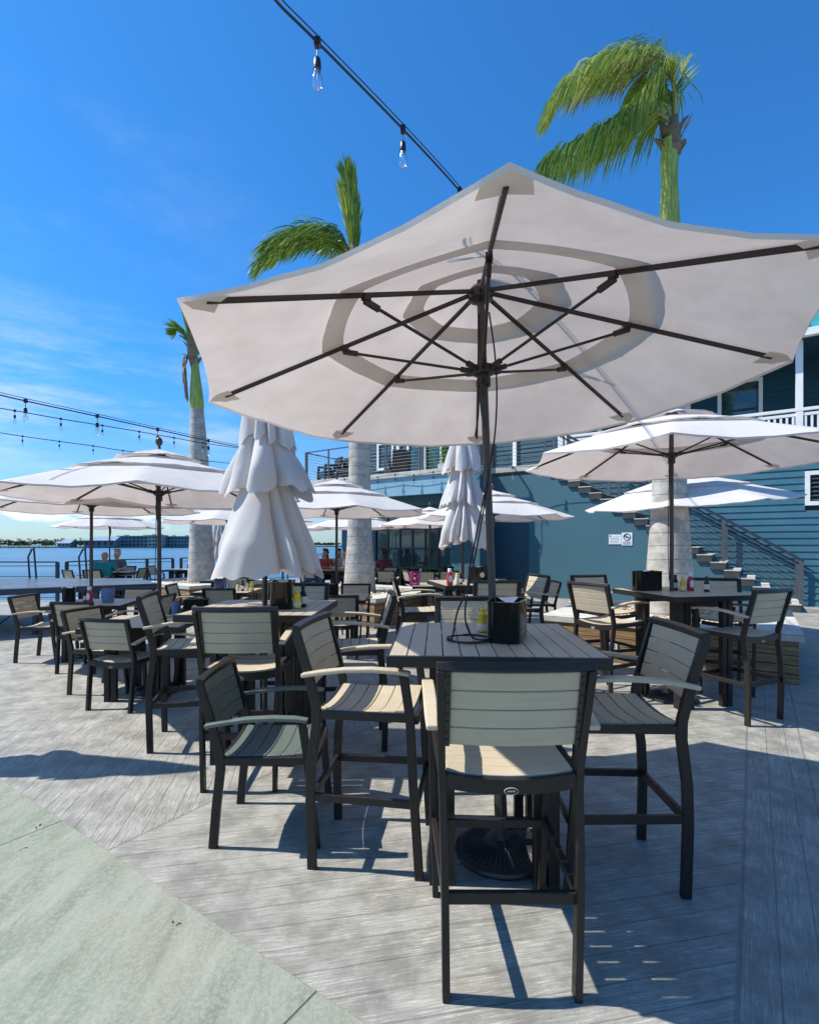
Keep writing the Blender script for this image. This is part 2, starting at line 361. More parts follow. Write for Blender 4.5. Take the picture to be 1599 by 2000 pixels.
def watermat():
    t = NT('bay_water'); v = t.map(scale=(1, 2.2, 1)); n1 = t.noise(0.55, 6, 0.6, v); n2 = t.noise(0.035, 5, 0.55, t.map(scale=(0.35, 1.6, 1)))
    t.col(t.mix(t.rng(n2, 0.35, 0.65), (0.018, 0.075, 0.14), (0.045, 0.14, 0.23))); t.rough(0.22)
    t.b.inputs['IOR'].default_value = 1.33
    t.bump(t.math('ADD', n1, t.math('MULTIPLY', n2, 2.0)), 0.6, 0.25); return t.m
M['water'] = watermat()
def woodmat():
    t = NT('weathered_planter_boards'); z = t.n('ShaderNodeSeparateXYZ'); t.l(t.c.outputs['Object'], z.inputs[0])
    q = t.math('DIVIDE', z.outputs[2], 0.105); pid = t.math('FLOOR', q); fr = t.math('FRACT', q)
    e = t.rng(t.math('MINIMUM', fr, t.math('SUBTRACT', 1.0, fr)), 0.02, 0.07, 1.0, 0.0)
    cv = t.n('ShaderNodeCombineXYZ'); t.l(t.math('MULTIPLY', z.outputs[0], 1.6), cv.inputs[0]); t.l(t.math('MULTIPLY', z.outputs[1], 1.6), cv.inputs[1]); t.l(t.math('MULTIPLY', z.outputs[2], 40), cv.inputs[2])
    g = t.noise(1.4, 6, 0.65, cv.outputs[0], dist=0.7); wnz = t.n('ShaderNodeTexWhiteNoise', noise_dimensions='1D'); t.l(pid, wnz.inputs['W'])
    c = t.mix(t.rng(g, 0.3, 0.7), (0.11, 0.060, 0.026), (0.46, 0.28, 0.13)); c = t.mix(t.math('MULTIPLY', wnz.outputs[0], 0.4), c, (0.26, 0.18, 0.10))
    c = t.mix(e, c, (0.03, 0.02, 0.015)); t.col(c); t.rough(0.75); t.bump(t.math('SUBTRACT', g, e), 0.5, 0.008); return t.m
M['wood'] = woodmat()
def gravelm():
    t = NT('pea_gravel'); g = t.n('ShaderNodeNewGeometry'); t.col(t.mix(g.outputs['Random Per Island'], (0.30, 0.20, 0.12), (0.75, 0.66, 0.50))); t.rough(0.75); return t.m
M['gravel'] = gravelm()
def stagem():
    t = NT('grey_stage_top'); nz = t.noise(1.1, 6, 0.6); f = t.noise(14, 4, 0.6)
    t.col(t.mix(t.rng(nz, 0.3, 0.7), (0.06, 0.07, 0.078), (0.11, 0.12, 0.125))); t.rough(t.rng(f, 0.3, 0.7, 0.28, 0.46)); t.bump(f, 0.1, 0.003); return t.m
M['stage'] = stagem()
def glassm(name, a, b, rough=0.05, sc_=0.5):
    t = NT(name); nz = t.noise(sc_, 3, 0.5); t.col(t.mix(t.rng(nz, 0.35, 0.65), a, b)); t.rough(rough); t.b.inputs['Specular IOR Level'].default_value = 1.0; return t.m
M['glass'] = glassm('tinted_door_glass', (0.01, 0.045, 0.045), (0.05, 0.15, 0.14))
M['wglass'] = glassm('window_glass', (0.01, 0.03, 0.03), (0.04, 0.09, 0.07), 0.04, 2.5)
def bulbm():
    t = NT('clear_bulb_glass'); tr = t.n('ShaderNodeBsdfTransparent'); tr.inputs[0].default_value = (0.9, 0.95, 1, 1)
    gl = t.n('ShaderNodeBsdfGlossy'); gl.inputs['Roughness'].default_value = 0.08; lw = t.n('ShaderNodeLayerWeight'); lw.inputs[0].default_value = 0.35
    mx = t.n('ShaderNodeMixShader'); t.l(t.math('ADD', t.math('MULTIPLY', lw.outputs[1], 0.8), 0.12, clamp=True), mx.inputs[0])
    t.l(tr.outputs[0], mx.inputs[1]); t.l(gl.outputs[0], mx.inputs[2]); t.l(mx.outputs[0], t.o.inputs[0]); return t.m
M['bulb'] = bulbm()

# ------------------------------------------------------------------ setting: water, deck, walk
u = Vector((math.cos(AX), -math.sin(AX))); v = Vector((math.sin(AX), math.cos(AX)))
def AB(a, b): return (u * a + v * b)
MB().add([(-7000, -300, -1.9), (7000, -300, -1.9), (7000, 8000, -1.9), (-7000, 8000, -1.9)], [(0, 1, 2, 3)]).build('water', M['water'])['kind'] = 'structure'
edge = [(-60, 14.0), (-9.75, 14.0), (-9.25, 16.2), (-8.05, 17.7), (-4.1, 25.2), (-3.2, 28), (60, 28), (60, -25), (-60, -25)]
tag(MB().prism(edge[::-1], -2.6, 0.0).build('deck_paving', M['deck']), kind='structure')
wk = [AB(-40, 1.275), AB(40, 1.275), AB(40, -16), AB(-40, -16)]
tag(MB().prism([tuple(p) for p in wk][::-1], 0.0045, 0.012).build('concrete_walk', M['walk'], bevel=0.004), kind='structure')
random.seed(3)
for lab, pts_ in (('cluster of dry brown leaf scraps lying on the pale walk', [(78, 1617), (70, 1622), (62, 1638), (48, 1661), (40, 1665)]), ('small pair of reddish leaf crumbs on the pale walk edge', [(348, 1810), (336, 1807), (345, 1813)])):
    mb = MB()
    for (px, py) in pts_:
        Y = H / (py - HZ) * 1000; c = Vector(((px - 799.5) / 1000 * Y, Y, 0.014)); a = random.uniform(0, 6.28); r_ = random.uniform(0.006, 0.011)
        vs = [c + Vector((math.cos(a + q) * r_ * k, math.sin(a + q) * r_ * k, zz)) for q, k, zz in ((0, 1.6, 0.006), (1.5, 0.6, 0.001), (3.1, 1.5, 0.004), (4.7, 0.6, 0.0))]
        mb.add(vs, [(0, 1, 2, 3)])
    tag(mb.build('leaf_litter', M['dead']), lab, 'leaf litter', kind='stuff')

# ------------------------------------------------------------------ furniture
def make_chair(S, bar, slat):
    o = empty('bar_chair' if bar else 'dining_chair')
    top = S + 0.41; arm = S + 0.205
    # rear uprights
    for sx in (-1, 1):
        if bar: prof = [(0, -.250, .222), (.32, -.258, .226), (.50, -.252, .229), (S - .05, -.226, .233), (S + .03, -.226, .236), (S + .18, -.262, .240), (top - .02, -.325, .246)]
        else: prof = [(0, -.262, .222), (.20, -.245, .226), (S - .05, -.222, .231), (S + .03, -.224, .234), (S + .18, -.262, .239), (top - .02, -.325, .246)]
        MB().sweep([(sx * x, y, z) for z, y, x in prof], 0.026, [0.044] * (len(prof) - 2) + [0.042, 0.038], (1, 0, 0)).build('leg', M['bronze'], o, bevel=0.003)
        fp = [(0, .262, .232), (S * .6, .235, .246), (S, .222, .252), (arm - .012, .195, .262)]
        MB().sweep([(sx * x, y, z) for z, y, x in fp], 0.026, 0.040, (1, 0, 0)).build('leg', M['bronze'], o, bevel=0.003)
        ap = [(-.285, arm - .022), (-.20, arm - .006), (-.08, arm + .010), (.05, arm + .016), (.16, arm + .012), (.225, arm + .002)]
        MB().sweep([(sx * .270, y, z) for y, z in ap], [.040, .048, .050, .050, .050, .046], .020, (1, 0, 0)).build('armrest', slat, o, bevel=0.006)
        # side seat rail
        MB().sweep([(sx * .232, -.215, S - .008), (sx * .240, .225, S - .004)], .024, .038, (1, 0, 0)).build('side_rail', M['bronze'], o, bevel=0.003)
        if bar: MB().sweep([(sx * .226, -.235, .345), (sx * .240, .235, .345)], .022, .036, (1, 0, 0)).build('footrest', M['bronze'], o, bevel=0.003)
    xs = [-.225, -.15, -.075, 0, .075, .15, .225]
    dip = lambda x, d=.022: -d * (1 - (x / .225) ** 2)
    for y, hgt in ((-.232, .052), (.246, .040)):
        MB().sweep([(x, y, (S - .012 if y < 0 else S - .016) + dip(x)) for x in xs], .022, hgt, (0, 1, 0)).build('seat_rail', M['bronze'], o, bevel=0.003)
    sm = MB(); n = 6
    for k in range(n):
        y = -.183 + k * .0742; lift = .010 * max(0, (k - 3.5) / 1.5) if k > 3 else 0.004 * (1 - k / 3)
        sm.sweep([(x * .97, y, S + .008 + dip(x) + lift) for x in xs], .0700, .014, (0, 1, 0))
    sm.build('seat', slat, o, smooth=True, bevel=0.003, ang=30)
    # backrest
    def yb(z): return -.226 - (z - (S + .03)) * .262
    cur = lambda x: -.020 * (1 - (x / .225) ** 2)
    bm = MB()
    for k in range(4):
        z = S + .150 + k * .0665
        side = Vector((0, -.26, 1)).normalized()
        bm.sweep([(x * .955, yb(z) + .004 + cur(x), z) for x in xs], .0654, .013, side)
    bm.build('backrest', slat, o, smooth=True, bevel=0.003, ang=30)
    fm = MB().sweep([(x * 1.145, yb(top - .02) + cur(x) + .002, top - .012) for x in xs], .036, .030, (0, 1, -.25))
    fm.build('top_rail', M['bronze'], o, bevel=0.004)
    for sx in (-1, 1):
        pm = MB().sweep([(sx * .220, yb(S + .115) - .002, S + .115), (sx * .220, yb(S + .385) - .002, S + .385)], .018, .016, (1, 0, 0))
        for k in range(8):
            z = S + .137 + (k // 2) * .0665 + (k % 2) * .026; pm.tube([(sx * .220, yb(z) - .004, z), (sx * .220, yb(z) - .014, z - .001)], .0045, 8)
        pm.build('screw_plate', M['hub'], o)
    if bar:
        MB().sweep([(-.224, -.252, .345), (.224, -.252, .345)], .022, .040, (0, 1, 0)).build('footrest', M['bronze'], o, bevel=0.003)
        MB().sweep([(-.238, .248, .325), (.238, .248, .325)], .022, .036, (0, 1, 0)).build('footrest', M['bronze'], o, bevel=0.003)
    bd = MB(); ring = []; zc = S - .046
    for k in range(24):
        a = 2 * math.pi * k / 24; ring.append((.0235 * math.cos(a), -.2445, zc + .0115 * math.sin(a)))
    bd.tube(ring + ring[:1], .0011, 5, cap=False)
    for k in range(7): bd.box((-.012 + k * .004, -.2442, zc), (.0026, .0016, .0062 if k % 2 else .0050))
    bd.build('badge', M['cream'], o)
    return o
def make_table(Zt, W=0.92):
    o = empty('bar_table' if Zt > .9 else 'dining_table'); n = 12; sw = W / n; mb = MB()
    for k in range(n): mb.box((-W / 2 + sw * (k + .5), 0, Zt - .011), (sw - .005, W - .016, .022))
    mb.build('tabletop', M['taupe'], o, bevel=0.002)
    ap = MB(); h = W / 2 + .003
    ap.box((0, -h, Zt - .026), (W + .018, .012, .048)); ap.box((0, h, Zt - .026), (W + .018, .012, .048))
    ap.box((-h, 0, Zt - .026), (.012, W - .006, .048)); ap.box((h, 0, Zt - .026), (.012, W - .006, .048))
    ap.box((0, -.2, Zt - .037), (W - .01, .03, .028)); ap.box((0, .2, Zt - .037), (W - .01, .03, .028))
    ap.build('apron', M['bronze'], o, bevel=0.002)
    d = .265
    for sx in (-1, 1):
        for sy in (-1, 1):
            lg = MB(); zz = Zt - .053
            lg.box((sx * d, sy * d, zz / 2), (.050, .085, zz)); lg.box((sx * (d - .064), sy * (d + .018), zz / 2), (.050, .050, zz))
            lg.build('leg', M['bronze'], o, bevel=0.003)
    st = MB(); st.box((0, -d, Zt - .10), (.40, .03, .05)); st.box((0, d, Zt - .10), (.40, .03, .05)); st.build('stretcher', M['bronze'], o)
    return o
mk_bar = lambda: make_chair(.745, True, M['tan'])
mk_din = lambda: make_chair(.45, False, M['tan'])
def chair(x, y, deg, label, kind='bar', key=None, maker=None):
    """x, y: floor point midway between the rear feet; deg: facing direction"""
    a = R(deg - 90); k = .25
    c = Vector((x, y, 0)) + Vector((math.cos(R(deg)), math.sin(R(deg)), 0)) * k
    if kind == 'bar': return place('bar', mk_bar, c, a, label, 'bar chair', 'tall bar chairs on the terrace')
    if kind == 'sage': 
        o = make_chair(.45, False, M['sage']); o.location = c; o.rotation_euler = (0, 0, a); return tag(o, label, 'chair', 'dining chairs on the terrace')
    return place('din', mk_din, c, a, label, 'chair', 'dining chairs on the terrace')
def table(x, y, deg, label, kind='bar'):
    return place('t' + kind, (lambda: make_table(1.07)) if kind == 'bar' else (lambda: make_table(.745)), (x, y, 0), R(deg), label, kind + ' table' if kind == 'bar' else 'table', 'slatted tables on the terrace')
# nearest bar table
table(.395, 2.60, -3, 'nearest tall slatted table, with the open parasol pole through its middle')
chair(.346, 1.735, 90, 'nearest tall tan chair, its back to the viewer in front of the nearest table')
chair(-.430, 2.650, -8, 'tall tan chair at the left side of the nearest table, half in sunlight')
chair(1.205, 2.450, 179, 'tall chair at the right side of the nearest table, fully in the parasol shade')
chair(.44, 3.66, -91, 'tall chair on the far side of the nearest table, behind the black caddy')
chair(-.987, 2.82, 1, 'low grey green slatted armchair in front, left of the nearest table', 'sage')
# table of the closed parasol
table(-1.09, 3.86, -2, 'tall slatted table under the large closed parasol, left of the nearest table')
chair(-1.06, 3.19, 91, 'tall chair seen from behind under the large closed parasol')
chair(-.21, 4.03, 186, 'tall chair at the right side of the table under the large closed parasol')
chair(-1.96, 3.99, 13, 'tall chair at the left side of the table under the large closed parasol')
chair(-1.05, 4.98, -90, 'tall chair on the far side of the table under the large closed parasol')
# right table
table(2.72, 5.10, 12, 'tall slatted table on the right, in front of the thick palm planter')
chair(1.84, 5.15, 29, 'sunlit tall chair at the left side of the right hand tall table')
chair(3.06, 4.42, 114, 'tall chair nearest the viewer at the right hand tall table, right of its pole')
chair(3.42, 5.72, -110, 'tall chair behind the right hand tall table, in front of the planter cap')
chair(2.25, 6.30, -72, 'tall chair behind the sunlit one, between right hand table and planter')
# middle table
table(.78, 6.35, 11, 'tall slatted table beneath the slim closed parasol in the middle')
chair(-.12, 6.12, 6, 'tall chair at the left side of the middle table with its arms toward the ketchup')
chair(.93, 5.50, 93, 'tall chair seen from behind in front of the middle table')
chair(1.56, 6.45, 196, 'tall chair with half sunlit slats at the right side of the middle table')
# left dining tables
table(-2.72, 5.32, 6, 'low slatted table at left, with the round badge caddy on it', 'dining')
chair(-2.76, 4.72, 79, 'low chair nearest the viewer at the left, its back turned and seat sunlit', 'd')
chair(-3.42, 5.45, -12, 'low chair at the left side of the badge caddy table', 'd')
chair(-2.02, 5.25, 178, 'low chair half hidden at the right side of the badge caddy table', 'd')
table(-4.30, 7.02, 10, 'low slatted table at far left by the stage, holding a cylinder caddy and ketchup', 'dining')
chair(-5.10, 6.85, 3, 'leftmost low chair, side on beside the black stage legs', 'd')
chair(-3.96, 6.08, 88, 'low chair seen from behind in front of the table by the stage', 'd')
chair(-4.22, 7.92, -93, 'low chair on the far side of the table by the stage', 'd')
chair(-3.35, 6.95, 184, 'low chair hidden at the right side of the table by the stage', 'd')
table(-3.12, 8.85, 0, 'low table beyond with the blue bucket and small bottles, before the left palm planter', 'dining')
chair(-2.93, 7.95, 90, 'low chair seen from behind at the blue bucket table', 'd')
chair(-3.98, 8.72, 6, 'low chair at the left side of the blue bucket table', 'd')
chair(-2.45, 9.75, -100, 'low chair on the far side of the blue bucket table, under the closed parasol hem', 'd')
table(-1.10, 7.72, 0, 'low table under the open parasol beside the middle palm', 'dining')
chair(-.93, 6.85, 92, 'low chair seen from behind at the table beside the middle palm', 'd')
chair(-.92, 8.72, -90, 'low chair on the far side of the table beside the middle palm', 'd')
chair(-1.95, 7.75, 2, 'low chair at the left side of the table beside the middle palm', 'd')
table(1.60, 9.45, 0, 'low table under the white parasol in front of the blue door', 'dining')
chair(2.62, 9.42, 184, 'low chair seen edge on against the blue wall', 'd')
chair(1.75, 10.4, -92, 'low chair on the far side of the table before the blue door', 'd')
table(.52, 10.15, 0, 'low table at the corner of the middle planter, holding the magenta basket', 'dining')
table(.55, 13.9, 0, 'far low table under the small white parasol before the glass doors', 'dining')
chair(-.60, 13.2, 84, 'far low chair just right of the middle palm, before the glass doors', 'd')
chair(-.05, 13.6, 20, 'far low chair left of the far table before the glass doors', 'd')
chair(.40, 13.0, 90, 'far low chair in front of the far table before the glass doors', 'd')
chair(1.00, 13.2, 96, 'far low chair rightmost of the four before the glass doors', 'd')
table(-8.45, 14.8, 5, 'low waterside table where the man in teal sits', 'dining')
chair(-8.45, 13.7, 88, 'low waterside chair carrying the man in teal', 'd')
chair(-9.05, 13.65, 60, 'empty low chair left of the man in teal', 'd')
chair(-7.72, 14.7, 182, 'low waterside chair right of the table, turned toward the man in teal', 'd')
chair(-8.75, 15.85, -90, 'low waterside chair carrying the person opposite the man in teal', 'd')
table(-7.20, 16.2, 5, 'low waterside table beside the left palm trunk', 'dining')
chair(-7.15, 17.0, -92, 'low chair on the water side of the table beside the left palm trunk', 'd')
chair(-8.05, 16.1, 0, 'low chair left of the table beside the left palm trunk', 'd')
table(-4.05, 11.5, 0, 'low table behind the large closed parasol', 'dining')
chair(-3.6, 10.7, 95, 'low chair with its back to the viewer behind the large closed parasol', 'd')
table(-2.45, 15.9, 8, 'low table between the seated diners beneath the raised terrace', 'dining')
chair(-2.95, 14.85, 75, 'low chair under the diner in the red shirt and jeans', 'd')
chair(-2.75, 17.0, -85, 'low chair under the long haired diner in dark red', 'd')
chair(-1.75, 16.2, 190, 'low chair under the diner in white', 'd')
table(-1.05, 16.3, 0, 'low table right behind the middle palm trunk', 'dining')
chair(-.60, 15.5, 120, 'low chair under the diner right of the middle palm', 'd')

# ------------------------------------------------------------------ parasols
def canopy_tier(r0, r1, Rr, za, zr, lift, inset, nrad, sag, hem, seed, puff=0.0):
    rnd = random.Random(seed); vs = []; fs = []; ns = 12; W_ = ns * 8
    z_at = lambda r: zr + (za - zr) * (1 - r / Rr)
    ph = [rnd.uniform(0, 6.28) for _ in range(8)]
    rows = []
    for j in range(nrad + 1):
        q = j / nrad; r = r0 + (r1 - r0) * q
        for g in range(8):
            a0 = R(45) * g; a1 = a0 + R(45)
            for k in range(ns):
                s_ = k / ns; w_ = 4 * s_ * (1 - s_)
                p = Vector((math.cos(a0), math.sin(a0), 0)).lerp(Vector((math.cos(a1), math.sin(a1), 0)), s_)
                rr = r * (1 - inset * w_ * q ** 2 + (.034 * w_ * (1 - q) if r0 > .1 else 0))
                wr = .004 * math.sin(s_ * 9 + ph[g] + q * 3) * w_ * q + .003 * math.sin(s_ * 23 + ph[g] * 2) * w_ * q ** 3
                z = z_at(r) - sag * w_ * q * (r / Rr) + lift * q + puff * w_ * q ** 2 * (.6 + .5 * math.sin(ph[g] * 3)) + wr
                vs.append((p.x * rr, p.y * rr, z))
    if hem:
        for k in range(W_):
            x, y, z = vs[nrad * W_ + k]; vs.append((x * .997, y * .997, z - hem))
        nrad += 1
    for j in range(nrad):
        for k in range(W_):
            a = j * W_ + k; b = j * W_ + (k + 1) % W_; fs.append((a, b, b + W_, a + W_))
    return vs, fs
def base_mesh():
    b = MB()
    def fn(r, z, a):
        if .10 < r < .205: z += .004 * math.cos(44 * a)
        return r, z
    b.lathe([(.232, 0), (.236, .012), (.232, .026), (.212, .034), (.20, .030), (.15, .038), (.11, .048), (.085, .062), (.045, .070)], 176, fn=fn)
    return b
def make_parasol(dz=0.0, za=2.90, zr=2.375, with_rope=True):
    za += dz; zr += dz; Rr = 1.475; o = empty('open_parasol')
    vs, fs = canopy_tier(.49 * Rr, Rr, Rr, za - .03, zr, 0, .026, 10, .035, .015, 5); MB().add(vs, fs).build('canopy', M['fabric'], o, smooth=True, ang=60)
    vs, fs = canopy_tier(.20 * Rr, .575 * Rr, Rr, za - .025, zr, .022, -.028, 7, .0, .012, 9, .012); MB().add(vs, fs).build('middle_vent', M['fabric'], o, smooth=True, ang=60)
    vs, fs = canopy_tier(.012 * Rr, .285 * Rr, Rr, za + .0, zr, .022, -.028, 5, .0, .010, 11, .014); MB().add(vs, fs).build('top_vent', M['fabric'], o, smooth=True, ang=60)
    hz = za - .075; rz_ = za - .47
    tipz = zr - .016
    for g in range(8):
        a = R(45) * g; d = Vector((math.cos(a), math.sin(a), 0)); sd = Vector((-math.sin(a), math.cos(a), 0))
        p0 = d * .05 + Vector((0, 0, hz)); p1 = d * (Rr * .935) + Vector((0, 0, tipz + .034))
        MB().sweep([p0, p1], .015, .020, sd).build('rib', M['rib'], o, bevel=.003)
        pm = p0.lerp(p1, .50); pm2 = pm - Vector((0, 0, .028)); q0 = d * .05 + Vector((0, 0, rz_))
        st = MB().tube([q0, pm2 - (pm2 - q0) * .06], .0075, 8)
        st.sweep([q0, q0 + (pm2 - q0) * .10], .022, .022, sd); st.sweep([pm2 - (pm2 - q0) * .10, pm2 + (pm2 - q0) * .015], .018, .024, sd); st.box(pm - Vector((0, 0, .010)), (.035, .026, .026), a)
        st.build('strut', M['rib'], o)
        # corner pocket of double fabric
        t = d * (Rr * .995) + Vector((0, 0, zr - .006)); b0 = d * (Rr * .90)
        rise = (za - zr) * .10
        zq = zr + rise - .02
        l_ = b0 + sd * .075 + Vector((0, 0, zq - .012)); r_ = b0 - sd * .075 + Vector((0, 0, zq - .012)); m_ = d * (Rr * .905) + Vector((0, 0, zq - .008))
        e1 = d * (Rr * .955) + sd * .060 + Vector((0, 0, zr + .008)); e2 = d * (Rr * .955) - sd * .060 + Vector((0, 0, zr + .008))
        MB().add([t, e1, l_, m_, r_, e2], [(0, 1, 2, 3), (0, 3, 4, 5)]).build('corner_pocket', M['fabric'], o)
    MB().tube([(0, 0, .36), (0, 0, za - .02)], .0195, 20).build('pole', M['pole'], o, smooth=True)
    MB().lathe([(.03, hz - .045), (.062, hz - .030), (.066, hz + .012), (.045, hz + .035), (.022, hz + .04)], 16).build('hub', M['hub'], o, smooth=True)
    rb = MB().lathe([(.028, rz_ - .085), (.034, rz_ - .08), (.034, rz_ - .03), (.055, rz_ - .02), (.060, rz_ + .018), (.035, rz_ + .030)], 16)
    rb.build('runner', M['hub'], o, smooth=True)
    MB().lathe([(.012, za - .01), (.020, za + .01), (.012, za + .022), (.030, za + .045), (.037, za + .07), (.030, za + .10), (.010, za + .122), (.002, za + .125)], 18).build('finial', M['pole'], o, smooth=True)
    bs = base_mesh().build('base', M['iron'], o, smooth=True, ang=30)
    MB().lathe([(.04, .055), (.032, .09), (.031, .40), (.027, .41)], 20).build('stem', M['iron'], bs, smooth=True)
    cl = MB(); cl.sweep([(.036, 0, rz_ - .05), (.055, -.012, rz_ - .09), (.058, -.014, rz_ - .16), (.050, -.012, rz_ - .24), (.046, -.01, rz_ - .30)], [.012, .022, .030, .022, .008], [.012, .016, .018, .014, .008], (0, 1, 0))
    cl.build('rope_cleat', M['hub'], o)
    if with_rope:
        rp = MB()
        for dx, dy, z1 in ((.028, -.018, hz - .15), (-.030, .01, hz - .12)): rp.tube([(dx, dy, z1), (dx * 1.25, dy * 1.2, rz_), (dx * 1.5, dy * 1.3, rz_ - .35), (dx * 1.6 + .012, dy * 1.8, rz_ - .9), (dx * 1.1, dy * 1.2, rz_ - 1.25)], .0035, 6)
        rp.build('rope', M['rope'], o)
    return o
def parasol(x, y, deg, label, bar=True, s=1.0, tilt=None):
    key = 'pb' if bar else 'pd'
    o = place(key, (lambda: make_parasol(0.0)) if bar else (lambda: make_parasol(-.33, za=2.88)), (x, y, 0), R(deg), label, 'parasol', 'open white parasols on the terrace', s)
    if tilt: o.rotation_euler = (R(tilt[0]), R(tilt[1]), R(deg))
    return o
# nearest parasol (own rope, coiled on the table)
big = make_parasol(0.0, with_rope=False); TM = Matrix.Translation((.465, 2.565, 0)) @ Vector((0, 0, 1)).rotation_difference(Vector((-.036, .021, 1))).to_matrix().to_4x4() @ Matrix.Rotation(R(-96), 4, 'Z'); big.matrix_world = TM
tag(big, 'huge nearest parasol, open off white canopy seen from below over the nearest table', 'parasol', 'open white parasols on the terrace')
bpy.context.view_layer.update()
inv = TM.inverted()
def bezier(pts, n=10):
    """smooth path through the points (Catmull-Rom)"""
    pts = [Vector(p) for p in pts]; out = []; q = [pts[0]] + pts + [pts[-1]]
    for i in range(1, len(q) - 2):
        for k in range(n):
            t = k / n; a, b, c, d = q[i - 1], q[i], q[i + 1], q[i + 2]
            out.append(.5 * ((2 * b) + (-a + c) * t + (2 * a - 5 * b + 4 * c - d) * t * t + (-a + 3 * b - 3 * c + d) * t ** 3))
    out.append(pts[-1]); return out
zt = 1.0755
loop = lambda cx, cy, rx, ry, a0, a1, n=14, dz=0: [Vector((cx + rx * math.cos(a0 + (a1 - a0) * k / n), cy + ry * math.sin(a0 + (a1 - a0) * k / n), zt + dz * k / n)) for k in range(n + 1)]
s1 = [P(955, 610, 2.58), P(966, 690, 2.56), P(970, 770, 2.55), P(966, 850, 2.55), P(955, 920, 2.55), P(944, 975, 2.55), P(932, 1035, 2.54), P(918, 1105, 2.53), P(912, 1150, 2.52), P(893, 1195, 2.46), P(884, 1235, 2.42)]
s1 = s1[:-1] + [Vector((.205, 2.45, zt + .02))] + loop(.29, 2.50, .105, .085, math.pi, 3 * math.pi, 16, .006) + loop(.30, 2.49, .095, .10, math.pi, 2.6 * math.pi, 12, .008)
s2 = [P(962, 870, 2.56), P(950, 960, 2.55), P(938, 1030, 2.54), P(925, 1100, 2.53), P(914, 1152, 2.51), P(908, 1195, 2.49), P(912, 1225, 2.47), Vector((.31, 2.46, zt + .012)), Vector((.37, 2.47, zt + .003)), Vector((.41, 2.50, zt))]
s3 = [P(934, 612, 2.60), P(934, 700, 2.60), P(934, 800, 2.60), P(928, 852, 2.60)]
rp = MB()
for s_, r_ in ((s1, .0042), (s2, .0042), (s3, .0045)): rp.tube([inv @ p for p in bezier(s_, 6)], r_, 8)
rp.build('rope', M['rope'], big, smooth=True)
parasol(2.62, 5.12, -117, 'open parasol over the right hand tall table, its underside and struts showing')
parasol(4.70, 8.55, 10, 'tilted open parasol partly hidden behind the thick right palm trunk', False, 1.09, (2, -5))
parasol(-2.64, 5.40, -70, 'open parasol second from left, its egg finial over the badge caddy table', False)
parasol(-4.42, 7.12, -50, 'leftmost open parasol, cut by the left edge near the stage', False)
parasol(-8.78, 15.0, -20, 'small distant open parasol over the man in teal by the water', False)
parasol(-1.13, 7.95, -72, 'open parasol whose canopy reaches across the middle palm trunk', False)
parasol(-1.62, 15.4, -40, 'far open parasol low behind the middle palm', False)
parasol(-3.95, 16.6, -10, 'far open parasol peeping out right of the large closed one', False)
parasol(.55, 13.8, -60, 'far small open parasol before the glass doors', False)
parasol(1.55, 9.55, -55, 'open parasol in front of the shaded blue door, behind the nearest pole', False)
parasol(-4.05, 11.4, -35, 'open parasol half hidden left behind the large closed one', False)

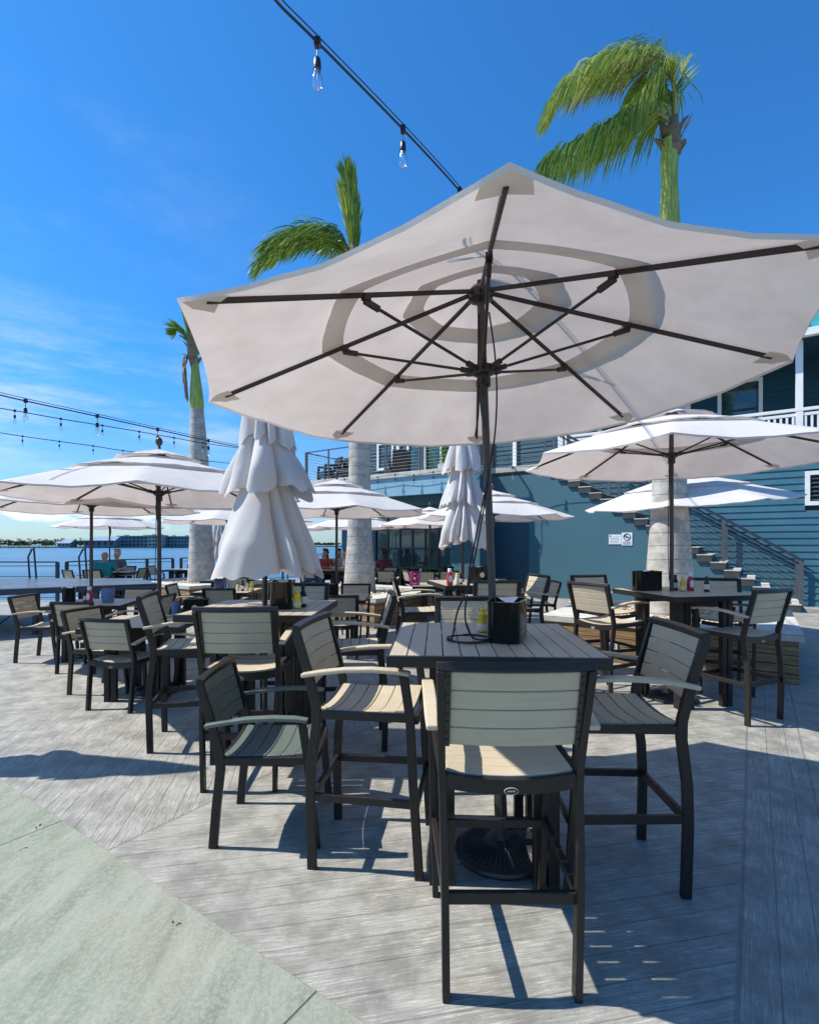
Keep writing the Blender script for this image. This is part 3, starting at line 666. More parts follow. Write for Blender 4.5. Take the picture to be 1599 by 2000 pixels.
def make_closed(seed, zb, tiers, name='closed_parasol', wind=0.0, ground=0.0):
    """tiers: (z_top, r_top, z_bottom, r_bottom) skirts from top to bottom"""
    o = empty(name); rnd = random.Random(seed); names = ['canopy', 'middle_vent', 'top_vent']
    for ti, (z1, r1, z0, r0) in enumerate(tiers):
        n = 168; rows = 30; vs = []; fs = []
        nf = 8; off = [rnd.uniform(-.13, .13) for _ in range(nf)]; amp = [rnd.uniform(.62, 1.42) for _ in range(nf)]; ph = rnd.uniform(0, 6.28)
        drop = [rnd.uniform(-.07, .07) for _ in range(nf)]
        for j in range(rows + 1):
            q = j / rows
            for k in range(n):
                a = 2 * math.pi * k / n; fa = (k / n * nf + ph + .42 * math.sin(2 * a + ti * 1.7 + seed) + .20 * math.sin(3 * a + seed)) % nf; i = int(fa); s_ = fa - i
                # each gore folds outward to a rounded lobe between pinched valleys
                lobe = abs(math.sin(math.pi * s_)) ** .70
                nxt = (i + 1) % nf; am = amp[i] * (1 - s_) + amp[nxt] * s_
                A = (.14 + .66 * q ** .7)
                base = r1 + (r0 - r1) * (q ** .85) * (1 if q < .72 else 1 - (.5 if ti == len(tiers) - 1 else .3) * (q - .72))
                r = base * (1 - A * .62 + A * .80 * lobe * am)
                r *= 1 + .05 * math.sin(5 * a + 4 * q + ti * 2) * q + .018 * math.sin(13 * a + 9 * q + ti) * q + .05 * math.sin(3 * a - 6 * q + seed) * q
                dr = drop[i] * (1 - s_) + drop[nxt] * s_
                zz = z1 + (z0 - z1) * q - dr * q ** 3 + (.035 * math.cos(2 * math.pi * s_) * q ** 5) + .012 * math.sin(17 * a) * q ** 6
                tw = .16 * q * math.sin(1.3 * ti + seed) + .20 * math.sin(2 * math.pi * s_ + q * 2) * q / nf * 2
                wx = wind * (q ** 1.5) * .09
                vs.append((r * math.cos(a + tw) + wx, r * math.sin(a + tw), zz))
        for j in range(rows):
            for k in range(n):
                a = j * n + k; b = j * n + (k + 1) % n; fs.append((a, a + n, b + n, b))
        MB().add(vs, fs).build(names[len(tiers) - 1 - ti] if len(tiers) > 1 else 'canopy', M['fabric'], o, smooth=True, ang=180)
    top = tiers[0][0]
    MB().tube([(0, 0, ground), (0, 0, top)], .0195, 14).build('pole', M['pole'], o, smooth=True)
    MB().lathe([(.012, top - .01), (.030, top + .03), (.036, top + .055), (.028, top + .085), (.003, top + .11)], 16).build('finial', M['pole'], o, smooth=True)
    if ground == 0.0: base_mesh().build('base', M['iron'], o, smooth=True, ang=30)
    # rib ends bundled inside, showing under the vents
    rb = MB(); z1 = tiers[-1][2] + .12
    for k in range(8):
        a = k * .785; rb.sweep([(.045 * math.cos(a), .045 * math.sin(a), top - .15), (.06 * math.cos(a), .06 * math.sin(a), z1)], .014, .018, (-math.sin(a), math.cos(a), 0))
    rb.build('folded_ribs', M['rib'], o)
    return o
c1 = make_closed(4, 1.3, [(3.02, .05, 2.31, .235), (2.50, .06, 1.94, .315), (2.10, .12, 1.31, .385)], wind=.55)
c1.location = (-1.115, 3.95, 0); c1.rotation_euler = (0, 0, R(20)); tag(c1, 'large closed parasol with draped folds over the left tall table', 'parasol', 'closed parasols')
c2 = make_closed(9, 1.5, [(3.05, .05, 2.45, .23), (2.60, .07, 2.02, .26), (2.14, .11, 1.55, .37)], wind=-.2)
c2.location = (.66, 6.35, 0); c2.rotation_euler = (0, 0, R(75)); tag(c2, 'slim closed parasol beside the nearest pole, over the middle tall table', 'parasol', 'closed parasols')
c3 = make_closed(13, 1.2, [(2.45, .05, 1.95, .20), (2.10, .10, 1.62, .28), (1.75, .13, 1.10, .36)])
c3.location = (-6.1, 16.4, 0); tag(c3, 'distant closed parasol showing left of the large closed one', 'parasol', 'closed parasols')

# ------------------------------------------------------------------ things on tables
def rrect(w_, d_, r_, n=5):
    pts = []
    for cx, cy, a0 in ((w_ / 2 - r_, d_ / 2 - r_, 0), (-w_ / 2 + r_, d_ / 2 - r_, 90), (-w_ / 2 + r_, -d_ / 2 + r_, 180), (w_ / 2 - r_, -d_ / 2 + r_, 270)):
        for k in range(n + 1):
            a = R(a0 + 90 * k / n); pts.append((cx + r_ * math.cos(a), cy + r_ * math.sin(a)))
    return pts
def make_caddy(badge, w_=.27, d_=.155, name='napkin_caddy'):
    o = empty(name); hgt = .195
    body = MB(); pr = rrect(w_, d_, .045)
    rows = [(1.0, 0.0), (1.01, .006), (1.01, hgt - .012), (1.045, hgt - .008), (1.045, hgt), (.93, hgt), (.92, .02)]
    vs = [(x * s_, y * s_, z) for s_, z in rows for x, y in pr]; n = len(pr); fs = []
    for j in range(len(rows) - 1):
        for k in range(n): a = j * n + k; b = j * n + (k + 1) % n; fs.append((a, b, b + n, a + n))
    fs.append(tuple(range(n - 1, -1, -1))); fs.append(tuple(range((len(rows) - 1) * n, len(rows) * n)))
    body.add(vs, fs); body.build('caddy_body', M['black'], o, smooth=True, ang=50)
    nap = MB(); rnd = random.Random(int(w_ * 1000))
    for k in range(7):
        x = -w_ * .36 + k * w_ * .12; nap.sweep([(x, -d_ * .36, .03), (x + rnd.uniform(-.01, .012), 0, hgt - .01 + rnd.uniform(-.01, .012)), (x + rnd.uniform(-.01, .01), d_ * .36, .04)], .02, .004, (1, 0, 0))
    nap.add([(-w_ * .3, -.03, hgt - .02), (.02, -.05, hgt + .012), (w_ * .3, .0, hgt + .004), (.0, .05, hgt + .008)], [(0, 1, 2, 3)])
    nap.build('napkins', M['paper'], o)
    if badge:
        bd = MB(); r_ = .032
        for sy in (-1, 1):
            vs = [(0, sy * (d_ / 2 * 1.01 + .001), hgt * .52)] + [(r_ * math.cos(2 * math.pi * k / 24), sy * (d_ / 2 * 1.01 + .001), hgt * .52 + r_ * math.sin(2 * math.pi * k / 24)) for k in range(24)]
            bd.add(vs, [(0, 1 + k, 1 + (k + 1) % 24) if sy < 0 else (0, 1 + (k + 1) % 24, 1 + k) for k in range(24)])
        bd.build('badge', M['cream'], o)
    return o
G = 'condiments and caddies on the tables'
def caddy(x, y, z, deg, label, badge=False): return place('cad' + str(badge), lambda: make_caddy(badge), (x, y, z), R(deg), label, 'caddy', G)
def make_bottle(kind):
    o = empty(kind + '_bottle')
    if kind == 'mustard':
        MB().lathe([(.024, 0), (.030, .004), (.031, .05), (.025, .066), (.029, .080), (.028, .100), (.012, .112), (.012, .118)], 20).build('bottle_body', M['yellow'], o, smooth=True)
        MB().lathe([(.015, .112), (.014, .128), (.006, .134), (.004, .148)], 16).build('cap', M['yellow'], o, smooth=True)
        MB().lathe([(.0315, .014), (.0318, .015), (.0318, .044), (.0315, .045)], 20, cap=False).build('bottle_label', M['cream'], o, smooth=True)
    elif kind == 'ketchup':
        MB().lathe([(.030, 0), (.036, .005), (.037, .09), (.030, .125), (.018, .150), (.016, .155)], 20, fn=lambda r, z, a: (r * (1 - .22 * abs(math.sin(a)) ** 2), z)).build('bottle_body', M['red'], o, smooth=True)
        MB().lathe([(.022, .150), (.023, .185), (.020, .190)], 18).build('cap', M['white'], o, smooth=True)
        lb = MB()
        for sy in (-1, 1):
            vs = [(x * .021, sy * (.0300 + .001), .073 + z * .040) for x, z in [(math.cos(2 * math.pi * k / 20), math.sin(2 * math.pi * k / 20)) for k in range(20)]]
            lb.add(vs, [tuple(range(20))])
        lb.build('bottle_label', M['paper'], o)
    elif kind == 'sauce':
        MB().lathe([(.024, 0), (.028, .004), (.028, .095), (.014, .125), (.013, .145)], 18).build('bottle_body', M['black'], o, smooth=True)
        MB().lathe([(.016, .140), (.016, .162), (.013, .165)], 16).build('cap', M['darkm'], o, smooth=True)
        MB().lathe([(.0285, .025), (.0288, .026), (.0288, .080), (.0285, .081)], 18, cap=False).build('bottle_label', M['cream'], o, smooth=True)
    else:
        MB().lathe([(.022, 0), (.025, .003), (.025, .07), (.021, .085), (.022, .100), (.015, .106)], 16).build('bottle_body', M['cream'], o, smooth=True)
        MB().lathe([(.019, .104), (.018, .118), (.012, .122)], 14).build('cap', M['yellow'] if kind == 'spice' else M['darkm'], o, smooth=True)
    return o
def bottle(kind, x, y, z, label, s=1.0, deg=0): return place('bt' + kind, lambda: make_bottle(kind), (x, y, z), R(deg), label, 'bottle', G, s)
def make_tin(mat, r=.045, h=.15, fill=True, name='tin_cup'):
    o = empty(name); MB().lathe([(r * .82, 0), (r * .84, .002), (r, h), (r * 1.03, h), (r * .96, h), (r * .8, .01)], 22).build('cup_body', mat, o, smooth=True)
    if fill:
        mb = MB(); rnd = random.Random(2)
        for k in range(7): a = rnd.uniform(0, 6.28); mb.sweep([(.3 * r * math.cos(a), .3 * r * math.sin(a), .02), (.7 * r * math.cos(a), .7 * r * math.sin(a), h + rnd.uniform(.015, .035))], .014, .004, (math.sin(a), math.cos(a), .1))
        mb.build('packets', M['red'], o)
    return o
TB = 1.0725; TD = .7475
caddy(.485, 2.53, TB, 68, 'glossy black napkin caddy on the nearest table, right of the pole')
bottle('mustard', .392, 2.74, TB, 'yellow squeeze bottle half hidden behind the nearest pole', .95)
caddy(-.945, 3.80, TB, 100, 'black napkin caddy on the table under the large closed parasol')
bottle('mustard', -.822, 3.74, TB, 'yellow mustard bottle beside the caddy under the large closed parasol')
bottle('sauce', -.795, 3.83, TB, 'dark sauce bottle behind the mustard under the large closed parasol', .95)
caddy(2.42, 5.22, TB, 10, 'black napkin caddy left of the pole on the right hand tall table')
bottle('mustard', 2.73, 5.12, TB, 'mustard bottle right of the pole on the right hand tall table')
bottle('ketchup', 2.83, 5.16, TB, 'red ketchup bottle on the right hand tall table', .95)
bottle('sauce', 2.93, 5.05, TB, 'dark sauce bottle with pale label on the right hand tall table', .9)
bottle('sauce', 2.71, 5.22, TB, 'dark sauce bottle standing behind the mustard on the right hand table', .95)
bottle('ketchup', .46, 5.85, TB, 'red ketchup bottle with oval label on the middle tall table', 1.0, 10)
bottle('spice', .55, 5.90, TB, 'cream bottle with yellow cap beside the ketchup on the middle table', 1.1)
bottle('sauce', .60, 5.98, TB, 'dark sauce bottle beside the cream one on the middle table', .8)
caddy(.84, 6.18, TB, 20, 'black caddy with round badge on the middle tall table behind the pole', True)
caddy(-2.33, 5.62, TD, 4, 'black caddy with round white badge on the low left table', True)
o = make_tin(M['blue'], .052, .165); o.location = (-2.56, 5.62, TD); tag(o, 'tall blue cup of red packets left of the badge caddy', 'cup', G)
caddy(-4.72, 7.10, TD, 122, 'black caddy at the left end of the table by the stage')
bottle('ketchup', -4.33, 6.93, TD, 'ketchup bottle with square label on the table by the stage', 1.15)
bottle('sauce', -4.44, 7.02, TD, 'dark sauce bottle behind the ketchup on the table by the stage', 1.0)
o = make_tin(M['blue'], .085, .19, True, 'menu_cup'); o.location = (-4.12, 7.0, TD); tag(o, 'wide blue cup right of the ketchup on the table by the stage', 'cup', G)
o = make_tin(M['navy'], .10, .19, True, 'beer_bucket'); o.location = (-3.28, 8.85, TD); tag(o, 'blue metal bucket with dark rim on the low table beyond', 'bucket', G)
o = make_tin(M['blue'], .04, .13, False); o.location = (-3.05, 8.65, TD); tag(o, 'small purple blue cup right of the blue bucket', 'cup', G)
for k, (x, kd, lb) in enumerate(((-2.92, 'plain', 'leftmost cream bottle of the row near the blue bucket'), (-2.84, 'sauce', 'dark bottle in the row near the blue bucket'), (-2.76, 'spice', 'yellow capped bottle in the row near the blue bucket'), (-2.68, 'mustard', 'mustard bottle in the row near the blue bucket'))): bottle(kd, x, 8.72, TD, lb, 1.1)
caddy(-1.20, 7.68, TD, 3, 'black napkin caddy on the table beside the middle palm')
def magenta_basket():
    mb = MB(); 
    for k in range(14):
        a = 2 * math.pi * k / 14; mb.sweep([(.085 * math.cos(a), .085 * math.sin(a), 0), (.11 * math.cos(a), .11 * math.sin(a), .13), (.10 * math.cos(a), .10 * math.sin(a), .25)], .030, .006, (-math.sin(a), math.cos(a), 0))
    mb.lathe([(.09, 0), (.09, .01), (.02, .012)], 20); mb.lathe([(.10, .235), (.106, .24), (.104, .262), (.098, .262)], 24, cap=False)
    return mb
o = magenta_basket().build('slatted_basket', M['magenta'], smooth=True); o.location = (.10, 9.95, TD); tag(o, 'magenta slatted basket on the table by the middle planter', 'basket')
caddy(1.05, 13.8, TD, 5, 'small dark caddy on the far table before the glass doors')
bottle('plain', .30, 13.75, TD, 'small white bottle on the far table before the glass doors', 1.3)

# ------------------------------------------------------------------ planters and palms
def planter(cx, cy, label, boxes=False):
    o = empty('tree_planter', (cx, cy, 0), -AX); Lx, Ly = 2.95, 2.66; hh = .47
    wl = MB(); t_ = .10
    wl.box((0, -Ly / 2 + .07, hh / 2), (Lx - .10, t_, hh)); wl.box((0, Ly / 2 - .07, hh / 2), (Lx - .10, t_, hh))
    wl.box((-Lx / 2 + .07 + .03, 0, hh / 2), (t_, Ly - .242, hh)); wl.box((Lx / 2 - .07 - .03, 0, hh / 2), (t_, Ly - .242, hh)); wl.build('board_wall', M['wood'], o)
    cp = MB(); cw = .52; z0, z1 = hh + .002, .545; rnd = random.Random(int(cx * 10))
    def strip(x0, x1, y0, y1):
        nx = max(2, int((x1 - x0) / .12)); ny = max(2, int((y1 - y0) / .12))
        g = [[Vector((x0 + (x1 - x0) * i / nx, y0 + (y1 - y0) * j / ny, z1 + rnd.uniform(-.002, .003))) for i in range(nx + 1)] for j in range(ny + 1)]
        vs = [q for r_ in g for q in r_]; fs = [(j * (nx + 1) + i, j * (nx + 1) + i + 1, (j + 1) * (nx + 1) + i + 1, (j + 1) * (nx + 1) + i) for j in range(ny) for i in range(nx)]
        cp.add(vs, fs); cp.box(((x0 + x1) / 2, (y0 + y1) / 2, (z0 + z1 - .004) / 2), (x1 - x0, y1 - y0, z1 - z0 - .004))
    strip(-Lx / 2, Lx / 2, -Ly / 2, -Ly / 2 + cw); strip(-Lx / 2, Lx / 2, Ly / 2 - cw, Ly / 2)
    strip(-Lx / 2, -Lx / 2 + cw, -Ly / 2 + cw, Ly / 2 - cw); strip(Lx / 2 - cw, Lx / 2, -Ly / 2 + cw, Ly / 2 - cw)
    cp.build('concrete_cap', M['conc'], o)
    gr = MB(); gx, gy = Lx / 2 - cw, Ly / 2 - cw
    gr.box((0, 0, .42), (2 * gx, 2 * gy, .10))
    for k in range(1500):
        x, y = rnd.uniform(-gx, gx), rnd.uniform(-gy, gy); r_ = rnd.uniform(.016, .034); z = .478 + rnd.uniform(0, .045); a = rnd.uniform(0, 3)
        s_ = [(r_, 0, 0), (0, r_ * .8, 0), (-r_, 0, 0), (0, -r_ * .8, 0), (0, 0, r_ * .6), (0, 0, -r_ * .6)]
        s_ = [(x + p[0] * math.cos(a) - p[1] * math.sin(a), y + p[0] * math.sin(a) + p[1] * math.cos(a), z + p[2]) for p in s_]
        gr.add(s_, [(0, 1, 4), (1, 2, 4), (2, 3, 4), (3, 0, 4), (1, 0, 5), (2, 1, 5), (3, 2, 5), (0, 3, 5)])
    g = gr.build('gravel', M['gravel'], o); g['kind'] = 'stuff'
    for bx, bz in (((-.55, .20), (.25, .20)) if boxes else ()):
        ob = MB().box((bx, -Ly / 2 + .012, bz), (.20, .02, .13)); 
        for k in range(4): ob.box((bx, -Ly / 2 - .001, bz - .04 + k * .026), (.15, .008, .008))
        ob.build('grille', M['white'], o)
    tag(o, label, 'planter', 'square palm planters'); return o
planter(3.80, 7.47, 'board sided planter with pale concrete cap around the thick right palm', True)
planter(-1.09, 11.2, 'board sided planter around the middle palm, gravel spilling at right')
pl1 = planter(-5.67, 14.0, 'board sided planter around the left palm, with small outlets on its left face')
def frond(parent, pts, n, ln, mat, droop=.9, wind=(-.55, .05, 0), r0=.02, seed=0, w_=.03, start=.12, side_amt=1.0, name='frond'):
    """rachis through pts, leaflets in two ranks that droop and stream with the wind"""
    rnd = random.Random(seed); path = bezier(pts, 10); m = len(path); lv = MB(); wv = Vector(wind)
    for i in range(n):
        t = start + (1 - start) * (i + rnd.random() * .6) / n; f = t * (m - 1); i0 = min(int(f), m - 2); p = path[i0].lerp(path[i0 + 1], f - i0); tg = (path[i0 + 1] - path[i0]).normalized()
        L0 = ln * (math.sin(math.pi * (.12 + .80 * t)) ** .6) * rnd.uniform(.75, 1.15)
        for sg in (-1, 1):
            sd = tg.cross(Vector((0, 0, 1)))
            if sd.length < .2: sd = Vector((0, 1, 0))
            sd.normalize(); ud = sd.cross(tg)
            d = (tg * rnd.uniform(.45, .8) + sd * sg * rnd.uniform(.5, 1.0) * side_amt + ud * rnd.uniform(-.1, .35)).normalized()
            q = [p]; dd = d.copy(); seg = 4
            for k in range(seg):
                dd = (dd + (Vector((0, 0, -1)) * droop + wv) * (.28 + .22 * k) + Vector((rnd.uniform(-.1, .1), rnd.uniform(-.1, .1), rnd.uniform(-.1, .1)))).normalized()
                q.append(q[-1] + dd * L0 / seg)
            wd = dd.cross(Vector((rnd.uniform(-.4, .4), 1, rnd.uniform(-.4, .4)))).normalized() * w_ * rnd.uniform(.7, 1.2)
            ws = [.45, 1.0, .85, .5]
            vs = []
            for k in range(seg): vs += [q[k] - wd * ws[k] / 2, q[k] + wd * ws[k] / 2]
            vs.append(q[-1]); fs = [(2 * k, 2 * k + 1, 2 * k + 3, 2 * k + 2) for k in range(seg - 1)] + [(2 * seg - 2, 2 * seg - 1, 2 * seg)]
            lv.add(vs, fs)
    o = lv.build(name, mat, parent)
    MB().tube(path, [r0 * (1 - .85 * k / (m - 1)) for k in range(m)], 6).build('rachis', M['rachis'] if mat is not M['dead'] else M['stub'], o, smooth=True)
    return o
def palm(x, y, z0, prof, shaft, label, lean=0.0):
    """prof: (z, radius) of the grey trunk; shaft: (z, r) of green crownshaft"""
    o = empty('palm_tree', (x, y, 0)); rnd = random.Random(int(x * 7) + 3)
    pr = []
    for (za, ra), (zb, rb) in zip(prof[:-1], prof[1:]):
        n = max(2, int((zb - za) / .09))
        for k in range(n): pr.append((ra + (rb - ra) * k / n, za + (zb - za) * k / n))
    pr.append((prof[-1][1], prof[-1][0]))
    pr2 = pr
    tk = MB().lathe(pr2, 64, fn=lambda r, z, a: (r * (1 + .010 * math.sin(2 * a + z * .8)), z)); sh_ = MB().lathe([(r_, z) for z, r_ in shaft], 28)
    for q in (tk, sh_): q.v = [(x_ + lean * (z_ / 7.0) ** 1.6, y_, z_) for x_, y_, z_ in q.v]
    tk.build('trunk', M['bark'], o, smooth=True, ang=60); sh_.build('crownshaft', M['shaft'], o, smooth=True, ang=60)
    tag(o, label, 'palm tree', 'palm trees rising from the planters'); return o
def rel(o, pts): return [Vector(p) - o.location for p in pts]
Y3 = 7.55
p3 = palm(3.83, Y3, .5, [(.50, .345), (.9, .330), (1.5, .285), (2.2, .235), (3.2, .215), (4.6, .185), (5.6, .150)], [(5.58, .152), (5.7, .165), (6.3, .145), (6.9, .115), (7.20, .125), (7.5, .10)], 'tall palm on the right with two wind blown frond masses, thick smooth trunk')
st = MB()
for (px, py, dx, dy) in ((1300, 290, -22, -18), (1318, 300, 10, -28), (1322, 255, 22, -30), (1300, 262, -14, -30), (1312, 262, 4, -40), (1330, 285, 8, -12)):
    a = P(px, py, Y3); b = P(px + dx, py + dy, Y3 + .1); st.sweep(rel(p3, [a, a.lerp(b, .5) + Vector((0, 0, .02)), b]), [.13, .08, .03], [.08, .04, .015], (0, 1, 0))
st.tube(rel(p3, [P(1312, 300, Y3), P(1313, 262, Y3), P(1316, 225, Y3)]), [.13, .11, .05], 12)
st.build('frond_stubs', M['stub'], p3)
def C(*l): return rel(CUR, [P(a, b, y) for a, b, y in l])
CUR = p3
FW = .024
frond(p3, C((1316, 240, Y3), (1314, 165, Y3), (1288, 116, Y3 - .1), (1225, 100, Y3 - .3), (1160, 122, Y3 - .4), (1105, 165, Y3 - .5), (1080, 205, Y3 - .5)), 160, .92, M['leafy'], 1.25, (-.38, 0, 0), .03, 1, FW, .30, .6)
frond(p3, C((1316, 240, Y3), (1320, 160, Y3 + .1), (1290, 112, Y3 + .2), (1235, 104, Y3 + .3), (1180, 122, Y3 + .4), (1120, 165, Y3 + .4)), 140, .85, M['leaf'], 1.1, (-.42, 0, 0), .03, 2, FW, .33, .6)
frond(p3, C((1316, 240, Y3), (1316, 170, Y3 + .1), (1284, 124, Y3), (1230, 114, Y3), (1175, 134, Y3), (1125, 180, Y3)), 120, .75, M['dead'], 1.4, (-.25, 0, 0), .02, 32, FW * .8, .25, .5)
frond(p3, C((1314, 245, Y3), (1300, 205, Y3), (1265, 194, Y3 - .1), (1215, 220, Y3 - .3), (1160, 252, Y3 - .4), (1100, 288, Y3 - .5), (1068, 312, Y3 - .5)), 175, .98, M['leaf'], 1.45, (-.22, 0, 0), .03, 3, FW, .15, .6)
frond(p3, C((1314, 245, Y3), (1290, 228, Y3 + .1), (1240, 228, Y3 + .3), (1180, 256, Y3 + .4), (1120, 290, Y3 + .4), (1085, 300, Y3 + .4)), 150, .95, M['leaf'], 1.5, (-.2, 0, 0), .03, 4, FW, .15, .6)
frond(p3, C((1312, 245, Y3), (1285, 220, Y3), (1235, 222, Y3), (1180, 246, Y3), (1130, 276, Y3)), 120, .85, M['leafy'], 1.5, (-.2, 0, 0), .02, 34, FW * .9, .15, .5)
frond(p3, C((1316, 245, Y3), (1318, 180, Y3 - .1), (1300, 144, Y3 - .15), (1268, 165, Y3 - .25), (1240, 210, Y3 - .3)), 150, .85, M['leafy'], 1.4, (-.2, 0, 0), .022, 5, FW, .33, .6)
frond(p3, C((1314, 240, Y3), (1308, 180, Y3 + .1), (1276, 172, Y3 + .2), (1228, 210, Y3 + .3), (1190, 260, Y3 + .3)), 150, .85, M['leaf'], 1.3, (-.3, 0, 0), .022, 6, FW, .15, .7)
frond(p3, C((1320, 250, Y3), (1328, 200, Y3), (1330, 160, Y3), (1328, 130, Y3)), 16, .30, M['leafy'], .1, (.25, 0, 0), .014, 8, .018, .4)
frond(p3, C((1320, 300, Y3), (1332, 262, Y3), (1346, 232, Y3)), 6, .2, M['dead'], .1, (.1, 0, 0), .016, 9, .014, .5)
Y2 = 11.2
p2 = palm(-1.09, Y2, .5, [(.50, .355), (.9, .325), (1.6, .270), (2.5, .240), (3.6, .232), (5.0, .215), (6.1, .17)], [(6.08, .172), (6.2, .185), (6.8, .15), (7.4, .12), (7.9, .12)], 'middle palm whose crown shows over the nearest parasol, one upright frond')
CUR = p2
frond(p2, C((690, 520, Y2), (690, 470, Y2), (688, 420, Y2), (684, 375, Y2), (676, 345, Y2 - .1)), 200, .75, M['leaf'], -.50, (-.10, 0, 0), .03, 11, .045, .12, .38)
frond(p2, C((688, 520, Y2), (684, 465, Y2), (676, 420, Y2), (668, 380, Y2)), 140, .7, M['leafy'], -.35, (-.12, 0, 0), .02, 12, .04, .15, .3)
frond(p2, C((690, 510, Y2), (670, 470, Y2), (630, 452, Y2 - .2), (585, 455, Y2 - .4), (540, 480, Y2 - .5), (508, 515, Y2 - .6)), 200, .92, M['leaf'], .62, (-.45, 0, 0), .035, 13, .045, .1)
frond(p2, C((690, 512, Y2), (665, 480, Y2 + .2), (620, 462, Y2 + .4), (575, 468, Y2 + .5), (530, 500, Y2 + .6)), 170, .85, M['leaf'], .55, (-.45, 0, 0), .035, 14, .045, .1)
st = MB(); st.tube(rel(p2, [P(692, 540, Y2), P(691, 500, Y2), P(690, 465, Y2)]), [.17, .13, .05], 12); st.build('frond_stubs', M['stub'], p2)
Y1 = 14.0
p1 = palm(-5.67, Y1, .5, [(.50, .37), (.95, .335), (1.7, .30), (2.8, .265), (4.0, .245), (5.25, .17)], [(5.23, .175), (5.35, .19), (5.75, .165), (6.2, .12), (6.6, .095), (6.9, .09)], 'left palm, its ragged crown mostly bare with short upright tufts', -.22)
CUR = p1
frond(p1, C((374, 690, Y1), (372, 660, Y1), (368, 635, Y1), (362, 612, Y1)), 130, .58, M['leaf'], -.5, (-.1, 0, 0), .03, 21, .05, .1, .55)
frond(p1, C((372, 685, Y1), (362, 655, Y1), (350, 640, Y1), (340, 652, Y1)), 70, .42, M['leaf'], .1, (-.5, 0, 0), .03, 22, .05, .2)
frond(p1, C((376, 690, Y1), (378, 650, Y1), (376, 618, Y1)), 110, .55, M['leaf'], -.5, (-.05, 0, 0), .03, 23, .05, .2, .4)
frond(p1, C((370, 690, Y1), (362, 700, Y1 - .1), (362, 735, Y1 - .15), (366, 775, Y1 - .15)), 110, .32, M['dead'], 1.6, (0, 0, 0), .03, 24, .05, .05, .3, 'dead_frond')
st = MB(); st.tube(rel(p1, [P(381, 722, Y1), P(376, 690, Y1), P(374, 655, Y1), P(373, 640, Y1)]), [.10, .135, .14, .07], 12)
for (px, py, dx, dy) in ((372, 700, -16, -10), (384, 710, 14, -18), (385, 690, 12, -14), (370, 680, -12, -14), (384, 672, 14, -20)):
    a = P(px, py, Y1); b = P(px + dx, py + dy, Y1); st.sweep(rel(p1, [a, b]), [.12, .03], [.07, .015], (0, 1, 0))
st.build('frond_stubs', M['stub'], p1)
# a closed parasol just left of the picture; its shadow falls across the foreground
c0 = make_closed(21, 1.3, [(3.02, .05, 2.31, .15), (2.52, .07, 1.94, .20), (2.10, .10, 1.32, .23)])
c0.location = (-3.75, 3.62, 0); tag(c0, 'closed parasol beyond the left edge, only its shadow crosses the paving', 'parasol', 'closed parasols')

# ------------------------------------------------------------------ stage, rails by the water
stg = empty('stage_platform'); ST = .80
poly = [(-9.6, 6.6), (-4.76, 9.72), (-5.9, 11.15), (-16.5, 11.15), (-16.5, 6.6)]
MB().prism(poly, ST - .05, ST).build('stage_top', M['stage'], stg, bevel=.01)
MB().sweep([(-9.62, 6.57, ST - .055), (-4.73, 9.70, ST - .055)], .03, .10, (-.54, .84, 0)).build('edge_beam', M['darkrail'], stg)
for k in range(7):
    t = k / 6.0; x = -9.4 + 4.5 * t; y = 6.85 + 2.88 * t
    lg = MB().box((x, y, (ST - .085) / 2), (.07, .07, ST - .085)); lg.build('leg', M['darkrail'], stg)
for k in range(4): MB().box((-8.6 + k * .9, 10.6, (ST - .085) / 2), (.07, .07, ST - .085)).build('leg', M['darkrail'], stg)
for k in range(3):
    x = -8.2 + k * 1.3; y = 7.62 + k * .835; MB().tube([(x, y, .12), (x + .55, y + .35, .70)], .016, 6).build('brace', M['darkrail'], stg)
tag(stg, 'raised dark edged stage platform on short legs at far left', 'stage')
for pxs, lb in (((58, 55, 63, 66, 71), 'slanted handrail standing on the stage, the left one of two'), ((157, 154, 163, 166, 170), 'slanted handrail standing on the stage, right one beside the pole')):
    Yh = 11.05; pts = [P(pxs[0], 1130, Yh), P(pxs[1], 1088, Yh), P(pxs[2], 1071, Yh), P(pxs[3], 1069, Yh), P(pxs[4], 1130, Yh)]
    tag(MB().tube(pts, .019, 8).build('handrail', M['darkrail'], smooth=True), lb, 'handrail', 'handrails on the stage')
def railing(name, p, q, h, n_post, n_bar, mat, label, cat='railing', z0=0.0, z1=None, cab=None, tr=.022, group=None, first=True, last=True, posts_w=.06):
    o = empty(name); p = Vector((p[0], p[1], z0)); q = Vector((q[0], q[1], z0 if z1 is None else z1)); up = Vector((0, 0, 1)); a = math.atan2(q.y - p.y, q.x - p.x)
    for k in range(n_post):
        if (k == 0 and not first) or (k == n_post - 1 and not last): continue
        c = p.lerp(q, k / (n_post - 1)); MB().box(c + up * h / 2, (posts_w, posts_w * .5, h), a).build('post', mat, o)
    MB().sweep([p + up * h, q + up * h], .05, .035, (math.sin(a), -math.cos(a), 0)).build('top_rail', mat, o)
    cb = MB()
    for k in range(n_bar):
        zz = h * (.10 + .80 * k / max(1, n_bar - 1)); cb.tube([p + up * zz, q + up * zz], tr / 2, 5)
    cb.build('cables', cab or mat, o); tag(o, label, cat, group); return o
GR = 'waterside rail sections'
RA = [((-16.0, 13.78), (-9.47, 13.78), 4, 'leftmost waterside rail section behind the stage'), ((-9.30, 13.9), (-9.0, 15.6), 3, 'waterside rail section left of the man in teal'), ((-9.02, 15.9), (-8.02, 17.35), 3, 'waterside rail section behind the waterside diners'), ((-7.85, 17.6), (-6.2, 20.8), 3, 'waterside rail section left of the left palm'), ((-6.15, 20.95), (-4.15, 24.6), 4, 'farthest waterside rail section under the raised terrace')]
